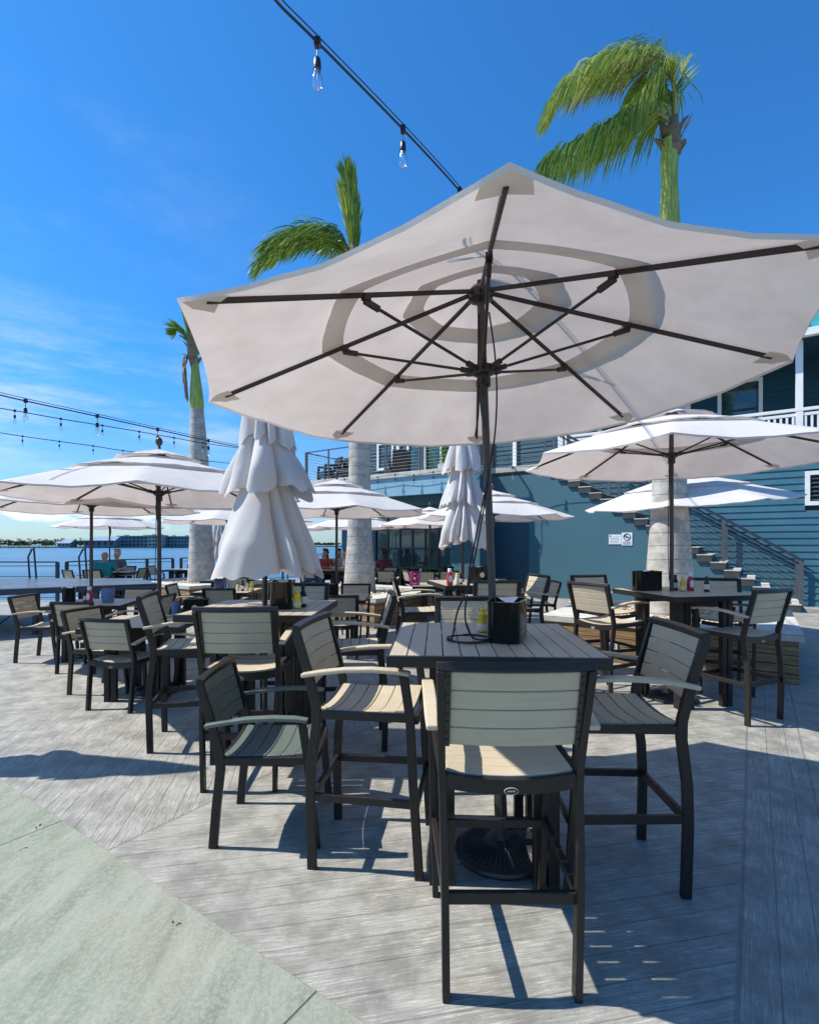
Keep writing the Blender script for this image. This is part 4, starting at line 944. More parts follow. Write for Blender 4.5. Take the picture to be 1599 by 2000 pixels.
for p_, q_, n_, lb in RA: railing('waterside_railing', p_, q_, 1.06, n_, 4, M['darkrail'], lb, group=GR, tr=.018, posts_w=.09)

# ------------------------------------------------------------------ restaurant building
wp = Vector((4.26, 14.6)); 
def W3(t, d, z):          # t along the wall, d behind its plane
    q = wp + u * t + v * d; return Vector((q.x, q.y, z))
def wbox(mb, t0, t1, d0, d1, z0, z1):
    vs = [W3(t, d, z) for z in (z0, z1) for t, d in ((t0, d0), (t1, d0), (t1, d1), (t0, d1))]
    return mb.add(vs, [(0, 3, 2, 1), (4, 5, 6, 7), (0, 1, 5, 4), (1, 2, 6, 5), (2, 3, 7, 6), (3, 0, 4, 7)])
bld = empty('restaurant_building', (wp.x, wp.y, 0)); bl = lambda mb, name, mat, par=None, **k: fix(mb.build(name, mat, par or bld, **k), par or bld)
def fix(o, par):
    # geometry was written in world metres: cancel the parent's offset
    m = Matrix.Translation((-wp.x, -wp.y, 0)); 
    if par is bld: o.data.transform(m)
    else: o.data.transform(m)
    return o
def clap(mb, t0, t1, d, z0, z1, pitch=.17, proud=.022, holes=()):
    """lapped boards: each a slanted strip with a small underside"""
    z = z0
    while z < z1 - .01:
        zt_ = min(z + pitch, z1); segs = [(t0, t1)]
        for (h0, h1, hz0, hz1) in holes:
            if zt_ > hz0 + .02 and z < hz1 - .02:
                ns = []
                for a, b in segs:
                    if h0 > a: ns.append((a, min(b, h0)))
                    if h1 < b: ns.append((max(a, h1), b))
                segs = [x for x in ns if x[1] > x[0]]
        for a, b in segs:
            vs = [W3(a, d - proud, z), W3(b, d - proud, z), W3(b, d, zt_), W3(a, d, zt_), W3(a, d + .01, z), W3(b, d + .01, z)]
            mb.add(vs, [(0, 1, 2, 3), (4, 5, 1, 0), (0, 3, 4), (1, 5, 2)])
        z = zt_
DZ = 3.88
g0, g1, gt = -6.62, -3.50, 2.85
w1 = MB(); wbox(w1, -8.2, g0, 0, .25, 0, DZ - .28); wbox(w1, g1, -2.25, 0, .25, 0, DZ - .28); wbox(w1, g0, g1, 0, .25, gt, DZ - .28); wbox(w1, -8.2, -7.95, .25, 5.0, 0, DZ - .28)
bl(w1, 'ground_wall', M['stucco'])
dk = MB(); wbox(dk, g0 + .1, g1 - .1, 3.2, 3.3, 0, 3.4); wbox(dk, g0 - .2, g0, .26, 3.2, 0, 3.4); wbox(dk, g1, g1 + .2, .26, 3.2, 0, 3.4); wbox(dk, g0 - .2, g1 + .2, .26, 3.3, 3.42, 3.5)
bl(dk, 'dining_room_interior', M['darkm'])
# stepped stair wall: from the landing at t=-0.35 down to t=5.35
NS = 21; t_a, t_b = -.30, 5.45; ris = DZ / NS; run = (t_b - t_a) / (NS - 1)
sw_ = MB(); wbox(sw_, -2.05, t_a, 0, .22, 0, DZ - .28)
door0, door1 = -1.95, -.98
for k in range(NS - 1):
    zt_ = DZ - ris * (k + 1) - .19
    if zt_ > .02: wbox(sw_, t_a + run * k + (0.0), t_a + run * (k + 1), 0, .22, 0, zt_)
bl(sw_, 'stair_wall', M['stucco'])
fin = MB(); wbox(fin, -2.25, -2.05, -.90, 0.0, 0, DZ - .281); bl(fin, 'wing_wall', M['stucco'])
d_ = MB(); wbox(d_, door0, door1, -.018, -.002, .02, 2.15); dr = bl(d_, 'service_door', M['siding2'])
tr = MB(); wbox(tr, door0 - .07, door0, -.03, -.002, 0, 2.22); wbox(tr, door1, door1 + .07, -.03, -.002, 0, 2.22); wbox(tr, door0, door1, -.03, -.002, 2.151, 2.22); bl(tr, 'door_frame', M['siding2'], dr)
hd = MB().tube([W3(door1 - .09, -.02, 1.0), W3(door1 - .09, -.07, 1.0), W3(door1 - .22, -.07, 1.0)], .012, 8); hd.lathe([(.03, 0), (.03, .01)], 12, c=tuple(W3(door1 - .09, -.03, 1.18))); bl(hd, 'handle', M['cable'], dr)
# glazed garage doors
nc = 6; cwid = (g1 - g0) / nc; rows = [(.05, .70), (.74, 1.36), (1.40, 2.02), (2.06, 2.80)]
gd = MB()
for k in range(nc + 1): wbox(gd, g0 + cwid * k - .035, g0 + cwid * k + .035, .06, .12, 0, gt)
for z0 in (.0, .70, 1.36, 2.02, 2.80): wbox(gd, g0, g1, .05, .115, z0, z0 + .05)
gf = bl(gd, 'glazed_door_frame', M['darkm'])
for k in range(nc):
    for j, (z0, z1) in enumerate(rows[1:]):
        pn = MB(); wbox(pn, g0 + cwid * k + .036, g0 + cwid * (k + 1) - .036, .085, .095, z0, z1); bl(pn, 'pane', M['glass'], gf)
# raised terrace slab, fascia, soffit
sb = MB(); wbox(sb, -9.35, -2.05, -.92, 3.5, DZ - .16, DZ); wbox(sb, -2.05, t_a, -.02, 3.5, DZ - .16, DZ); wbox(sb, t_a, 8.5, 1.48, 3.5, DZ - .16, DZ)
bl(sb, 'terrace_slab', M['conc'])
fs_ = MB(); wbox(fs_, -9.30, -2.05, -.86, -.70, 3.12, DZ - .161); wbox(fs_, -9.30, -9.14, -.70, 3.4, 3.12, DZ - .161); bl(fs_, 'fascia', M['stucco2'])
so_ = MB(); wbox(so_, -9.13, -2.26, -.695, -.01, 3.5, 3.58); bl(so_, 'soffit', M['darkm'])
# lapped side wall behind the stair
lv0, lv1 = 5.66, 6.55
sd_ = MB(); clap(sd_, t_a, 8.5, 1.55, 0, DZ - .17, holes=((lv0, lv1, 2.52, 3.32),)); wbox(sd_, t_a, lv0, 1.565, 1.75, 0, DZ - .17); wbox(sd_, lv0, 8.5, 1.80, 1.9, 0, DZ - .17); wbox(sd_, t_a - .2, t_a, 1.5, 1.8, 0, DZ - .17)
bl(sd_, 'lapped_wall', M['siding'])
lf = MB(); wbox(lf, lv0, lv1, 1.50, 1.545, 2.50, 2.60); wbox(lf, lv0, lv1, 1.50, 1.545, 3.25, 3.35); wbox(lf, lv0, lv0 + .10, 1.50, 1.545, 2.60, 3.25); wbox(lf, lv1 - .1, lv1, 1.50, 1.545, 2.60, 3.25)
lo = bl(lf, 'louvre', M['white']); ls = MB()
for k in range(6):
    z = 2.62 + k * .105; vs = [W3(lv0 + .1, 1.52, z), W3(lv1 - .1, 1.52, z), W3(lv1 - .1, 1.62, z + .07), W3(lv0 + .1, 1.62, z + .07)]; vs2 = [q + Vector((0, 0, .012)) for q in vs]
    ls.add(vs + vs2, [(3, 2, 1, 0), (4, 5, 6, 7), (0, 1, 5, 4), (1, 2, 6, 5), (2, 3, 7, 6), (3, 0, 4, 7)])
bl(ls, 'slat', M['rail'], lo)
# upper storey
wn0, wn1, wz0, wz1 = 3.80, 4.72, 4.72, 6.28
uw = MB(); clap(uw, -9.95, 8.5, 3.5, DZ, 7.0, holes=((wn0, wn1, wz0, wz1), (-7.6, -5.9, DZ, 6.2), (-4.6, -3.6, DZ, 6.1), (-9.2, -8.3, DZ + .9, 6.0))); wbox(uw, -9.95, 8.5, 3.62, 3.75, DZ, 7.0); wbox(uw, -9.95, -9.85, 3.51, 9.0, DZ, 7.0)
bl(uw, 'upper_wall', M['siding2'])
def window(t0, t1, z0, z1, d=3.5, mull=True, frame=M['white'], fw=.10):
    f = MB(); wbox(f, t0 - fw, t0, d - .06, d + .02, z0 - fw, z1 + fw); wbox(f, t1, t1 + fw, d - .06, d + .02, z0 - fw, z1 + fw); wbox(f, t0, t1, d - .06, d + .02, z1, z1 + fw); wbox(f, t0, t1, d - .06, d + .02, z0 - fw, z0)
    fr = bl(f, 'window', frame); s_ = MB(); b_ = .045
    wbox(s_, t0, t0 + b_, d - .03, d + .03, z0, z1); wbox(s_, t1 - b_, t1, d - .03, d + .03, z0, z1); wbox(s_, t0 + b_, t1 - b_, d - .03, d + .03, z1 - b_, z1); wbox(s_, t0 + b_, t1 - b_, d - .03, d + .03, z0, z0 + b_)
    if mull: wbox(s_, t0 + b_, t1 - b_, d - .032, d + .028, (z0 + z1) / 2 - .03, (z0 + z1) / 2 + .03)
    bl(s_, 'sash', M['darkm'], fr); p_ = MB(); wbox(p_, t0 + b_, t1 - b_, d, d + .008, z0 + b_, z1 - b_); bl(p_, 'pane', M['wglass'], fr)
window(wn0, wn1, wz0, wz1); window(-7.5, -6.75, DZ + .12, 6.1, mull=False); window(-6.65, -5.98, DZ + .12, 6.1, mull=False); window(-4.5, -3.7, DZ + .12, 6.0, mull=False, frame=M['darkm']); window(-9.1, -8.4, DZ + 1.0, 5.9)
for t_ in (-8.05, -5.05, -2.75, .3, 2.92): p_ = MB(); wbox(p_, t_ - .07, t_ + .07, 3.40, 3.475, DZ, 6.9); bl(p_, 'trim_board', M['white'])
for t_ in (5.55, 8.2, -.45): p_ = MB(); wbox(p_, t_ - .075, t_ + .075, 1.52, 1.67, DZ, 6.62); bl(p_, 'porch_post', M['white'])
ev = MB(); wbox(ev, -.9, 8.6, 1.20, 1.36, 6.62, 6.80); bl(ev, 'gutter', M['white'])
so2 = MB(); wbox(so2, -.9, 8.6, 1.37, 3.6, 6.64, 6.70); bl(so2, 'porch_ceiling', M['siding2'])
rf = MB(); vs = [W3(-.95, 1.22, 6.82), W3(8.7, 1.22, 6.82), W3(8.7, 4.2, 9.35), W3(-.95, 4.2, 9.35)]; vs2 = [q - Vector((0, 0, .06)) for q in vs]
rf.add(vs2 + vs, [(3, 2, 1, 0), (4, 5, 6, 7), (0, 1, 5, 4), (1, 2, 6, 5), (2, 3, 7, 6), (3, 0, 4, 7)])
for k in range(25):
    t_ = -.9 + k * .39; a_, b_ = W3(t_, 1.22, 6.835), W3(t_, 4.2, 9.365); rf.sweep([a_, b_], .03, .035, (u.x, u.y, 0))
bl(rf, 'porch_roof', M['roof'])
rv = MB(); wbox(rv, 4.2, 5.35, 1.0, 1.19, 6.90, 6.98); 
lt = MB().lathe([(.07, 0), (.10, .03), (.10, .06), (.05, .09)], 14, c=(0, 0, 0)); lt.v = [tuple(W3(3.15, 3.44 - z, 5.55 + y) + Vector((u.x * x, u.y * x, 0))) for x, y, z in lt.v]; bl(lt, 'wall_lamp', M['white'])
tag(bld, 'two storey teal restaurant with raised terrace, glass doors and white porch', 'building')
# stairs
stair = empty('outdoor_stair'); tm = MB(); tt = MB()
for k in range(NS):
    t0 = t_a + run * (k - 1) if k else t_a - .3; z1 = DZ - ris * k
    if k == 0: continue
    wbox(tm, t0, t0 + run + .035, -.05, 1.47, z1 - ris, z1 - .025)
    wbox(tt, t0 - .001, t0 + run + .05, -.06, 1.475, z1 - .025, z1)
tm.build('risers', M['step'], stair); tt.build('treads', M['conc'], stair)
tag(stair, 'concrete outdoor stair climbing left to the raised terrace', 'stair')
def stair_rail(d, label):
    o = empty('stair_railing'); s0 = (t_a + .1, DZ); s1 = (t_b + .15, .10); sl_ = (s1[1] - s0[1]) / (s1[0] - s0[0]); zz = lambda t: s0[1] + (t - s0[0]) * sl_
    for t in (-.15, 1.35, 3.05 + .95, 5.5):
        p_ = MB(); wbox(p_, t - .04, t + .04, d - .02, d + .02, max(0, zz(t) - .02), zz(t) + 1.02); p_.build('post', M['rail'], o)
    sd_v = (v.x, v.y, 0)
    MB().sweep([W3(t, d, zz(t) + 1.03) for t in (-.2, t_b + .1)], .055, .05, sd_v).build('top_rail', M['darkrail'], o)
    MB().sweep([W3(t, d + .07, zz(t) + .90) for t in (-.2, t_b + .3)], .04, .04, sd_v).build('handrail', M['darkrail'], o)
    c_ = MB()
    for k in range(8): c_.tube([W3(t, d, zz(t) + .12 + k * .105) for t in (-.2, t_b + .1)], .006, 5)
    c_.build('cables', M['cable'], o); tag(o, label, 'railing', 'stair railings'); return o
stair_rail(.04, 'near railing of the concrete stair with sloping cables')
stair_rail(1.36, 'wall side railing of the concrete stair')
GT = 'cable rails of the raised terrace'
def trail(t0, t1, d0, d1, n, label):
    p_, q_ = W3(t0, d0, 0), W3(t1, d1, 0); return railing('terrace_railing', (p_.x, p_.y), (q_.x, q_.y), 1.07, n, 9, M['rail'], label, z0=DZ, cab=M['cable'], tr=.010, group=GT)
trail(-9.25, -6.95, -.82, -.82, 3, 'left end of the terrace cable rail, against the sky')
trail(-6.85, -4.2, -.82, -.82, 3, 'terrace cable rail right of the middle palm')
trail(-4.1, -2.12, -.82, -.82, 2, 'terrace cable rail above the fascia, ending at the nearest pole')
trail(-2.06, -2.06, -.75, -.05, 2, 'short return of the terrace cable rail beside the nearest pole')
trail(-1.98, -.42, .03, .03, 2, 'terrace cable rail above the blue door')
trail(-9.28, -9.28, -.72, 3.3, 3, 'terrace cable rail at the far left corner running back')
# white balcony balustrade
wb = empty('white_balustrade'); p_ = W3(t_a + .1, 1.52, 0); a_ = -AX
def w3s(mb, t0, t1, z0, z1, dd): wbox(mb, t0, t1, 1.56 - dd / 2, 1.56 + dd / 2, z0, z1)
for z0, z1, nm in ((DZ + .98, DZ + 1.06, 'top_rail'), (DZ + .86, DZ + .94, 'upper_rail'), (DZ + .08, DZ + .15, 'bottom_rail')):
    m_ = MB(); w3s(m_, t_a + .12, 8.4, z0, z1, .09 if nm == 'top_rail' else .05); m_.build(nm, M['white'], wb, bevel=.006)
k = 0; t_ = t_a + .2
while t_ < 7.4:
    m_ = MB(); w3s(m_, t_, t_ + .05, DZ + .151, DZ + .859, .035); m_.build('baluster', M['white'], wb); t_ += .125
for t_ in (t_a + .06, 2.6): m_ = MB(); w3s(m_, t_ - .055, t_ + .055, DZ, DZ + 1.12, .11); m_.build('newel_post', M['white'], wb)
tag(wb, 'white painted balustrade of the upper porch', 'balustrade')
# signs on the stair wall
def wall_sign(t0, t1, z0, z1, name, label, pict):
    o = MB(); wbox(o, t0, t1, -.014, -.003, z0, z1); s_ = tag(o.build(name, M['paper']), label, 'sign')
    if pict:
        c_ = MB(); tc_, zc = (t0 + t1) / 2, z0 + (z1 - z0) * .66; r_ = (t1 - t0) * .32
        ring = [W3(tc_ + r_ * math.cos(2 * math.pi * k / 28), -.018, zc + r_ * math.sin(2 * math.pi * k / 28)) for k in range(29)]; c_.tube(ring, .009, 6, cap=False)
        c_.tube([W3(tc_ - r_ * .7, -.018, zc + r_ * .7), W3(tc_ + r_ * .7, -.018, zc - r_ * .7)], .008, 6)
        wbox(c_, tc_ - r_ * .62, tc_ + r_ * .35, -.017, -.0145, zc - .018, zc + .010); wbox(c_, tc_ + r_ * .40, tc_ + r_ * .62, -.017, -.0145, zc - .018, zc + .010)
        for k in range(3): wbox(c_, t0 + .03, t1 - .03, -.016, -.0145, z0 + .025 + k * .03, z0 + .037 + k * .03)
        c_.build('no_smoking_symbol', M['darkm'], s_)
    else:
        c_ = MB()
        for k in range(5): wbox(c_, t0 + (.09 if k == 4 else .03), t1 - .04 - .03 * (k % 2), -.016, -.0145, z0 + .035 + k * .04, z0 + .043 + k * .04)
        c_.build('printed_lines', M['cable'], s_)
        c_ = MB(); wbox(c_, t0 + .02, t0 + .065, -.016, -.0145, z1 - .065, z1 - .02); c_.build('printed_mark', M['roof'], s_)
wall_sign(1.36, 1.68, 1.54, 1.80, 'paper_notice', 'white printed paper notice on the teal stair wall', False)
wall_sign(1.69, 1.95, 1.51, 1.85, 'no_smoking_sign', 'grey no smoking sign with a crossed circle on the teal stair wall', True)
# things on the raised terrace
def lounge(t, d, deg, label):
    o = empty('wicker_armchair', W3(t, d, DZ), R(deg)); MB().box((0, 0, .30), (.66, .62, .22)).build('seat', M['darkm'], o, bevel=.03)
    MB().sweep([(0, -.27, .2), (0, -.34, .60), (0, -.42, .98)], .62, .09, (1, 0, 0)).build('backrest', M['darkm'], o, bevel=.02)
    for sx in (-1, 1): MB().sweep([(sx * .36, -.30, .2), (sx * .36, -.2, .60), (sx * .36, .28, .60), (sx * .36, .30, .1)], .08, .10, (1, 0, 0)).build('armrest', M['darkm'], o)
    lg = MB()
    for sx in (-1, 1):
        for sy in (-1, 1): MB().box((sx * .28, sy * .25, .095), (.05, .05, .19)).build('leg', M['darkm'], o)
    tag(o, label, 'armchair', 'dark wicker armchairs on the raised terrace')
lounge(-8.05, .1, 160, 'dark wicker armchair behind the terrace rail under the small closed parasol')
lounge(-8.75, -.1, 120, 'dark wicker armchair at the far left corner of the raised terrace')
lounge(-6.0, .5, 20, 'dark wicker armchair just right of the middle palm on the raised terrace')
c4 = make_closed(17, 0, [(2.15, .05, 1.70, .20), (1.85, .08, 1.35, .24), (1.5, .12, .75, .28)]); c4.location = W3(-8.15, .9, DZ); tag(c4, 'small closed parasol on the raised terrace, against the sky', 'parasol', 'closed parasols')
po = empty('potted_shrub', W3(-4.25, .9, DZ), -AX); MB().box((0, 0, .22), (.38, .38, .44)).build('planter_box', M['conc'], po, bevel=.01)
rnd = random.Random(5); lf_ = MB()
for k in range(900):
    c_ = Vector((rnd.gauss(0, .10), rnd.gauss(0, .10), rnd.uniform(.44, 1.55))); d1 = Vector((rnd.uniform(-1, 1), rnd.uniform(-1, 1), rnd.uniform(-.3, 1))).normalized() * .06; d2 = d1.cross(Vector((rnd.random(), rnd.random(), rnd.random()))).normalized() * .022
    lf_.add([c_ - d1, c_ + d2, c_ + d1, c_ - d2], [(0, 1, 2, 3)])
lf_.build('foliage', leafm('shrub_leaf', (.04, .16, .02), (.12, .34, .05)), po); tag(po, 'bright green upright shrub in a square pot on the raised terrace', 'potted plant')

# ------------------------------------------------------------------ string lights
def string(path, bulbs, label, r=.006, s=1.0, twin=True, sag=.0):
    """path: cable points; bulbs: points on it from which a bulb hangs"""
    o = empty('string_light', path[0]); b0 = Vector(path[0]); pt = [Vector(p) - b0 for p in bezier(path, 8)]
    mb = MB().tube(pt, r, 6)
    if twin: mb.tube([p + Vector((.008, .0, .020)) for p in pt], r * .5, 5)
    mb.build('cable', M['rope'], o)
    for k, b in enumerate(bulbs):
        b = Vector(b) - b0; h_ = MB()
        h_.box(b, (.026 * s, .02 * s, .035 * s)); h_.tube([b, b - Vector((.001, 0, .062 * s))], .0032 * s, 6)
        h_.lathe([(.005 * s, .0), (.014 * s, -.012 * s), (.0165 * s, -.045 * s), (.015 * s, -.055 * s)], 14, c=tuple(b - Vector((.001, 0, .058 * s))))
        sk = h_.build('socket', M['hub'], o, smooth=True, ang=50)
        zb = b - Vector((.001, 0, .112 * s)); bm_ = MB().lathe([(.0125 * s, 0), (.014 * s, -.012 * s), (.021 * s, -.035 * s), (.0225 * s, -.055 * s), (.018 * s, -.074 * s), (.008 * s, -.084 * s), (.001, -.086 * s)], 16, c=tuple(zb)); bo = bm_.build('bulb', M['bulb'], o, smooth=True)
        if k < 8: MB().tube([zb, zb - Vector((0, 0, .04 * s))], .003 * s, 5).build('filament', M['paper'], bo)
    tag(o, label, 'string lights', 'strings of clear bulbs over the terrace'); return o
A_ = [P(500, -60, 1.72), P(540, 2, 1.85), P(620, 82, 2.10), P(787, 252, 2.62), P(897, 372, 3.20), P(960, 452, 3.9), P(1040, 560, 5.6), P(1080, 640, 8.5)]
string(A_, [A_[2], A_[3], A_[4], P(958, 449, 3.86)], 'nearest string of bulbs crossing the sky toward the big parasol', .0055)
def pxl(pts): return [P(*p) for p in pts]
string(pxl([(-30, 764, 4.2), (50, 783, 4.5), (190, 813, 5.0), (308, 839, 5.5), (407, 861, 6.1), (470, 873, 6.6), (560, 884, 7.6)]), pxl([(50, 783, 4.5), (190, 813, 5.0), (308, 839, 5.5), (407, 861, 6.1)]), 'left string of large bulbs, the uppermost of the three', .006, .95)
string(pxl([(-20, 794, 7.0), (29, 802, 7.3), (119, 818, 7.8), (200, 831, 8.3), (272, 843, 8.8), (340, 855, 9.3), (396, 865, 9.8), (500, 880, 11)]), pxl([(29, 802, 7.3), (119, 818, 7.8), (200, 831, 8.3), (272, 843, 8.8), (340, 855, 9.3), (396, 865, 9.8)]), 'left string of small bulbs, second of the three', .007, .95, False)
string(pxl([(-20, 842, 9.6), (44, 852, 10), (116, 862, 10.4), (182, 871, 10.8), (240, 880, 11.2), (296, 886, 11.6), (346, 892, 12), (393, 899, 12.4), (500, 910, 13.6)]), pxl([(44, 852, 10), (116, 862, 10.4), (182, 871, 10.8), (240, 880, 11.2), (296, 886, 11.6), (346, 892, 12), (393, 899, 12.4)]), 'left string of small bulbs, lowest of the three', .008, .95, False)
fb = [W3(-7.9 + k * .72, -1.0, DZ - .12 + .04 * math.sin(k * 2.1)) for k in range(8)]
string([W3(-8.6, -1.0, DZ + .3)] + fb + [W3(-2.2, -1.0, DZ - .1), W3(-1.2, -.5, DZ - .1), W3(.3, -.4, DZ - .15)], fb + [W3(-1.2, -.5, DZ - .12), W3(-.45, -.4, DZ - .14)], 'string of bulbs hung along the pale teal fascia', .008, 1.7, False)

# ------------------------------------------------------------------ people
def skinmesh(name, verts, edges, radii, mat, parent, sub=2):
    me = bpy.data.meshes.new(name + '_graph'); me.from_pydata(verts, edges, []); o = bpy.data.objects.new(name + '_graph', me); COL.objects.link(o)
    o.modifiers.new('s', 'SKIN')
    for i, r_ in enumerate(radii):
        s_ = me.skin_vertices[0].data[i]; s_.radius = r_ if isinstance(r_, tuple) else (r_, r_)
    me.skin_vertices[0].data[0].use_root = True
    m_ = o.modifiers.new('u', 'SUBSURF'); m_.levels = sub; m_.render_levels = sub
    dg = bpy.context.evaluated_depsgraph_get(); dg.update(); nm = bpy.data.meshes.new_from_object(o.evaluated_get(dg)); bpy.data.objects.remove(o); bpy.data.meshes.remove(me)
    nm.name = name; nm.materials.clear(); nm.materials.append(mat); nm.polygons.foreach_set('use_smooth', [True] * len(nm.polygons))
    q = bpy.data.objects.new(name, nm); COL.objects.link(q); q.parent = parent
    return q
def person(x, y, deg, label, skin=(.45, .24, .16), shirt=(.02, .22, .22), pants=(.05, .06, .09), hair=None, longhair=False, lean=0.0, bulk=1.0, reach=.32):
    o = empty('person', (x, y, 0), R(deg - 90)); sk = simple('skin', skin, .55, 0, .08, 30)
    hy = lean
    V = [(0, 0, .56), (0, -.03 + hy * .3, .74), (0, -.02 + hy * .7, .96), (0, hy, 1.09), (0, .02 + hy, 1.17), (0, .035 + hy, 1.25), (0, .03 + hy, 1.33)]; E = [(0, 1), (1, 2), (2, 3), (3, 4), (4, 5), (5, 6)]
    Rr = [(.13 * bulk, .10 * bulk), (.115 * bulk, .09 * bulk), (.125 * bulk, .08), .050, (.068, .075), (.078, .092), (.06, .075)]
    V.append((0, .125 + hy, 1.235)); E.append((5, 7)); Rr.append(.014)           # nose
    for sx in (-1, 1):
        V.append((sx * .083, .025 + hy, 1.24)); E.append((5, len(V) - 1)); Rr.append(.015)   # ears
    arms = []; legs = []
    for sx in (-1, 1):
        b = len(V); V += [(sx * .18 * bulk, -.01 + hy * .7, 1.01), (sx * .245 * bulk, .08 + hy * .6, .79), (sx * .17, reach, .80), (sx * .155, reach + .07, .805)]; E += [(2, b), (b, b + 1), (b + 1, b + 2), (b + 2, b + 3)]; Rr += [.065, .045, .030, .030]
        arms.append(b)
        for k in range(4):
            c = len(V); fx = sx * (.155 - .027 + .018 * k); V += [(fx, reach + .12, .815), (fx, reach + .150 + .006 * (1.5 - abs(k - 1.5)), .80)]; E += [(b + 3, c), (c, c + 1)]; Rr += [.009, .008]
        c = len(V); V += [(sx * .118, reach + .075, .80), (sx * .108, reach + .11, .79)]; E += [(b + 3, c), (c, c + 1)]; Rr += [.010, .009]
        b = len(V); V += [(sx * .10, .05, .53), (sx * .13, .42, .52), (sx * .13, .40, .12), (sx * .14, .53, .045)]; E += [(0, b), (b, b + 1), (b + 1, b + 2), (b + 2, b + 3)]; Rr += [.085, .062, .042, .038]; legs.append(b)
    skinmesh('body', V, E, Rr, sk, o)
    SV = [V[0], V[1], V[2], (0, hy, 1.05)]; SE = [(0, 1), (1, 2), (2, 3)]; SR = [(.172 * bulk, .15 * bulk), (.170 * bulk, .145 * bulk), (.190 * bulk, .14 * bulk), .085]
    for sx, b in zip((-1, 1), arms):
        c = len(SV); m_ = Vector(V[b]).lerp(Vector(V[b + 1]), .75); SV += [V[b], tuple(m_)]; SE += [(2, c), (c, c + 1)]; SR += [.092, .072]
    skinmesh('shirt', SV, SE, SR, simple('shirt_cloth', shirt, .85, 0, .12, 25), o)
    PV = [V[0]]; PE = []; PR = [(.165 * bulk, .14 * bulk)]
    for b in legs: c = len(PV); PV += [V[b], V[b + 1], V[b + 2]]; PE += [(0, c), (c, c + 1), (c + 1, c + 2)]; PR += [.10, .075, .055]
    skinmesh('trousers', PV, PE, PR, simple('trouser_cloth', pants, .85, 0, .15, 25), o)
    if hair:
        hv = [(0, .005 + hy, 1.29), (0, -.02 + hy, 1.345), (0, -.055 + hy, 1.23)]; he = [(0, 1), (0, 2)]; hr = [(.088, .088), .07, (.075, .055)]
        if longhair: hv += [(0, -.085 + hy * .9, 1.08), (0, -.10 + hy * .8, .90)]; he += [(2, 3), (3, 4)]; hr += [(.10, .055), (.09, .04)]
        skinmesh('hair', hv, he, hr, simple('hair_strands', hair, .6, 0, .3, 50, .3), o)
    ey = MB()
    for sx in (-1, 1): ey.lathe([(.001, -.008), (.008, 0), (.001, .008)], 8, c=(sx * .032, .108 + hy, 1.262))
    ey.lathe([(.001, -.004), (.018, 0), (.001, .004)], 8, c=(0, .100 + hy, 1.192)); ey.build('eyes_and_mouth', M['darkm'], o)
    tag(o, label, 'person', 'seated diners')
person(-8.33, 13.98, 88, 'balding man in a teal shirt seen from behind at the waterside table', (.42, .19, .12), (.012, .20, .19), bulk=1.38, hair=None)
person(-8.85, 15.50, -80, 'grey haired person facing the man in teal across the table', (.50, .30, .22), (.10, .11, .14), hair=(.35, .32, .28))
person(-3.05, 15.05, 20, 'diner in a red top and jeans leaning forward under the closed parasol hem', (.42, .22, .15), (.38, .03, .07), (.04, .09, .22), hair=(.05, .03, .02), lean=.14)
person(-2.72, 16.55, -110, 'woman with long dark hair in a dark red top', (.42, .20, .13), (.26, .03, .03), (.10, .02, .02), hair=(.05, .015, .01), longhair=True)
person(-1.98, 15.9, 190, 'diner in a white top beside the middle palm trunk', (.48, .28, .20), (.62, .60, .58), hair=(.10, .06, .03), longhair=True)
person(-2.35, 17.0, -80, 'dark haired diner behind the parasol pole in a pale patterned top', (.44, .24, .16), (.42, .36, .33), hair=(.03, .02, .02), longhair=True)
person(-.78, 15.75, 110, 'diner in dark red right behind the middle palm trunk', (.32, .15, .09), (.16, .02, .04), hair=(.02, .015, .02), longhair=True)
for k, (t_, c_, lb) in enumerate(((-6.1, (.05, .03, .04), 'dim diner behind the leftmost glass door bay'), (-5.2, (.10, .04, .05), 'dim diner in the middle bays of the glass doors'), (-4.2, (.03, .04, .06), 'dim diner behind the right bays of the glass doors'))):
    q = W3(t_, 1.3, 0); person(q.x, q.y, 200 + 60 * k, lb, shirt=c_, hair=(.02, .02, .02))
    q = W3(t_, 1.3, 0)
    chair(q.x + .25 * -math.cos(R(200 + 60 * k)), q.y - .25 * math.sin(R(200 + 60 * k)), 200 + 60 * k, ('chair in the dining room of the leftmost bay', 'chair in the dining room of the middle bay', 'chair in the dining room of the right bay')[k], 'd')

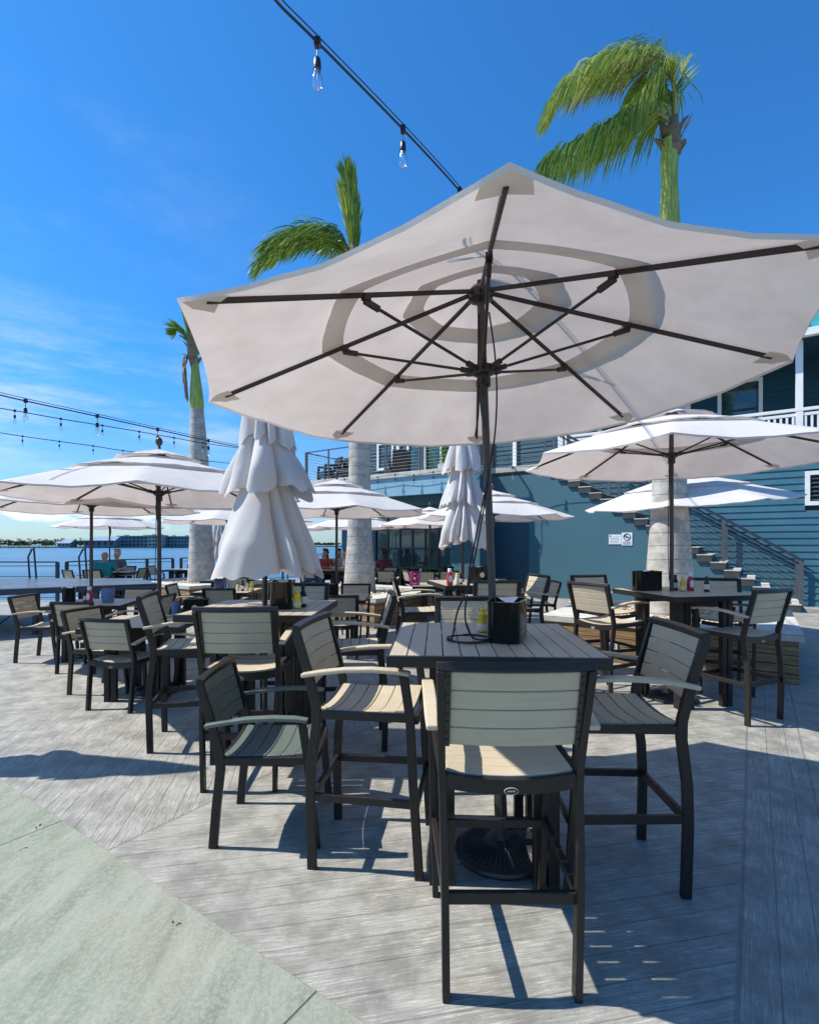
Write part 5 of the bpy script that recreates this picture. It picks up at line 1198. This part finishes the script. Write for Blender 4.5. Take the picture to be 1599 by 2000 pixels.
# ------------------------------------------------------------------ far shore
M['shore'] = simple('far_shore_scrub', (.10, .13, .075), .9, 0, .3, .05)
M['fartree'] = leafm('far_tree_green', (.03, .06, .03), (.10, .15, .07), .1)
M['facade'] = simple('grey_teal_facade', (.17, .22, .235), .7, 0, .15, .2)
M['facade2'] = simple('pale_facade', (.42, .42, .38), .7, 0, .1, .2)
M['blueroof'] = simple('blue_roof', (.15, .23, .33), .6, 0, .1, .1)
sh = MB().prism([(-900, 505), (-330, 512), (-255, 520), (-180, 560), (-100, 640), (-60, 760), (-90, 1200), (-900, 1200)], -2.4, -1.0)
tag(sh.build('far_shore', M['shore']), kind='structure')
rnd = random.Random(8); ft = MB()
def clump(mb, x, y, z, rx, rz, n):
    for k in range(n):
        a = rnd.uniform(0, 6.28); e = rnd.uniform(-.3, 1); rr = rnd.random() ** .5; c_ = Vector((x + rx * rr * math.cos(a), y + rx * rr * math.sin(a), z + rz * e * rnd.uniform(.5, 1)))
        d1 = Vector((rnd.uniform(-1, 1), rnd.uniform(-1, 1), rnd.uniform(-1, 1))).normalized() * rx * .32; d2 = d1.cross(Vector((rnd.random(), rnd.random(), 1))).normalized() * rx * .22
        mb.add([c_ - d1, c_ + d2, c_ + d1, c_ - d2], [(0, 1, 2, 3)])
for k in range(150):
    x = rnd.uniform(-470, -300); clump(ft, x, rnd.uniform(515, 560), rnd.uniform(1.0, 3.2), rnd.uniform(2.5, 4.5), rnd.uniform(2.0, 4.0), 46)
for k in range(110):
    x = rnd.uniform(-330, -110); clump(ft, x, 560 + (x + 330) * 1.1 + rnd.uniform(0, 30), rnd.uniform(.6, 2.0), rnd.uniform(3, 5), rnd.uniform(1.6, 3.2), 40)
tag(ft.build('far_wood', M['fartree']), 'low hazy green tree line on the far shore', 'trees', kind='stuff')
for k in range(13):
    x = -415 + k * 9.2 + rnd.uniform(-2.5, 2.5); y = 520; hgt = rnd.uniform(6.0, 8.6); o = empty('distant_palm', (x, y, -1)); MB().tube([(0, 0, 0), (.3, 0, hgt)], .28, 6).build('trunk', M['bark'], o)
    cr = MB()
    for j in range(16):
        a = rnd.uniform(0, 6.28); d = Vector((math.cos(a), math.sin(a), rnd.uniform(-.3, .7))).normalized(); p_ = Vector((.3, 0, hgt)); q_ = p_ + d * 1.7; r_ = q_ + Vector((d.x, d.y, -1.1)) * .9; s_ = Vector((-math.sin(a), math.cos(a), .4)) * .33
        cr.add([p_ - s_ * .4, p_ + s_ * .4, q_ + s_, q_ - s_, r_], [(0, 1, 2, 3), (3, 2, 4)])
    cr.build('crown', M['fartree'], o); tag(o, ('leftmost', 'second from left', 'third from left', 'fourth from left', 'fifth from left', 'sixth from left', 'middle', 'sixth from right', 'fifth from right', 'fourth from right', 'third from right', 'second from right', 'rightmost')[k] + ' of the tiny distant palms above the far tree line', 'palm tree', 'tiny palms along the far shore')
def far_block(x0, x1, y, z1, nw, nr, mat, label, roof=None):
    o = empty('waterfront_building', ((x0 + x1) / 2, y, -1)); w_ = x1 - x0; hh = z1 + 1
    MB().box((0, 6, hh / 2), (w_, 12, hh)).build('wall', mat, o)
    for i in range(nw):
        for j in range(nr): MB().box((-w_ / 2 + w_ * (i + .5) / nw, -.08, hh * (j + .55) / nr), (w_ / nw * .55, .3, hh / nr * .5)).build('window', M['darkm'], o)
    rm = MB()
    if roof == 'gable': rm.add([(-w_ / 2 - 2, -2, hh), (w_ / 2 + 2, -2, hh), (w_ / 2 + 2, 14, hh), (-w_ / 2 - 2, 14, hh), (-w_ / 5, 6, hh + 4), (w_ / 2 + 2, 6, hh + 4)], [(3, 2, 1, 0), (0, 1, 5, 4), (1, 2, 5), (2, 3, 4, 5), (3, 0, 4)])
    else: rm.box((0, 6, hh + .3), (w_ + 1, 13, .6)); rm.box((-w_ * .3, 5, hh + 1.1), (w_ * .1, 4, 1.0)); rm.box((w_ * .25, 5, hh + 1.1), (w_ * .08, 4, 1.0))
    rm.build('roof', M['blueroof'] if roof else M['facade2'], o); tag(o, label, 'building')
far_block(-318, -288, 500, 5.2, 5, 1, M['facade'], 'low far building with a wide blue roof across the bay', 'gable')
far_block(-297, -262, 520, 9.6, 9, 3, M['facade'], 'left wing of the long grey apartment block across the bay')
far_block(-261, -247, 512, 10.2, 4, 3, M['facade2'], 'pale projecting bay of the long apartment block across the bay')
far_block(-246, -222, 520, 9.2, 7, 3, M['facade'], 'right wing of the long grey apartment block across the bay')
far_block(-352, -340, 512, 2.6, 3, 1, M['facade2'], 'small pale house among trees across the bay', 'gable')
far_block(-206, -190, 560, 3.4, 4, 1, M['facade2'], 'small pale house right of the apartment block across the bay')
far_block(-165, -150, 600, 3.0, 4, 1, M['facade'], 'farthest small house near the left palm across the bay', 'gable')
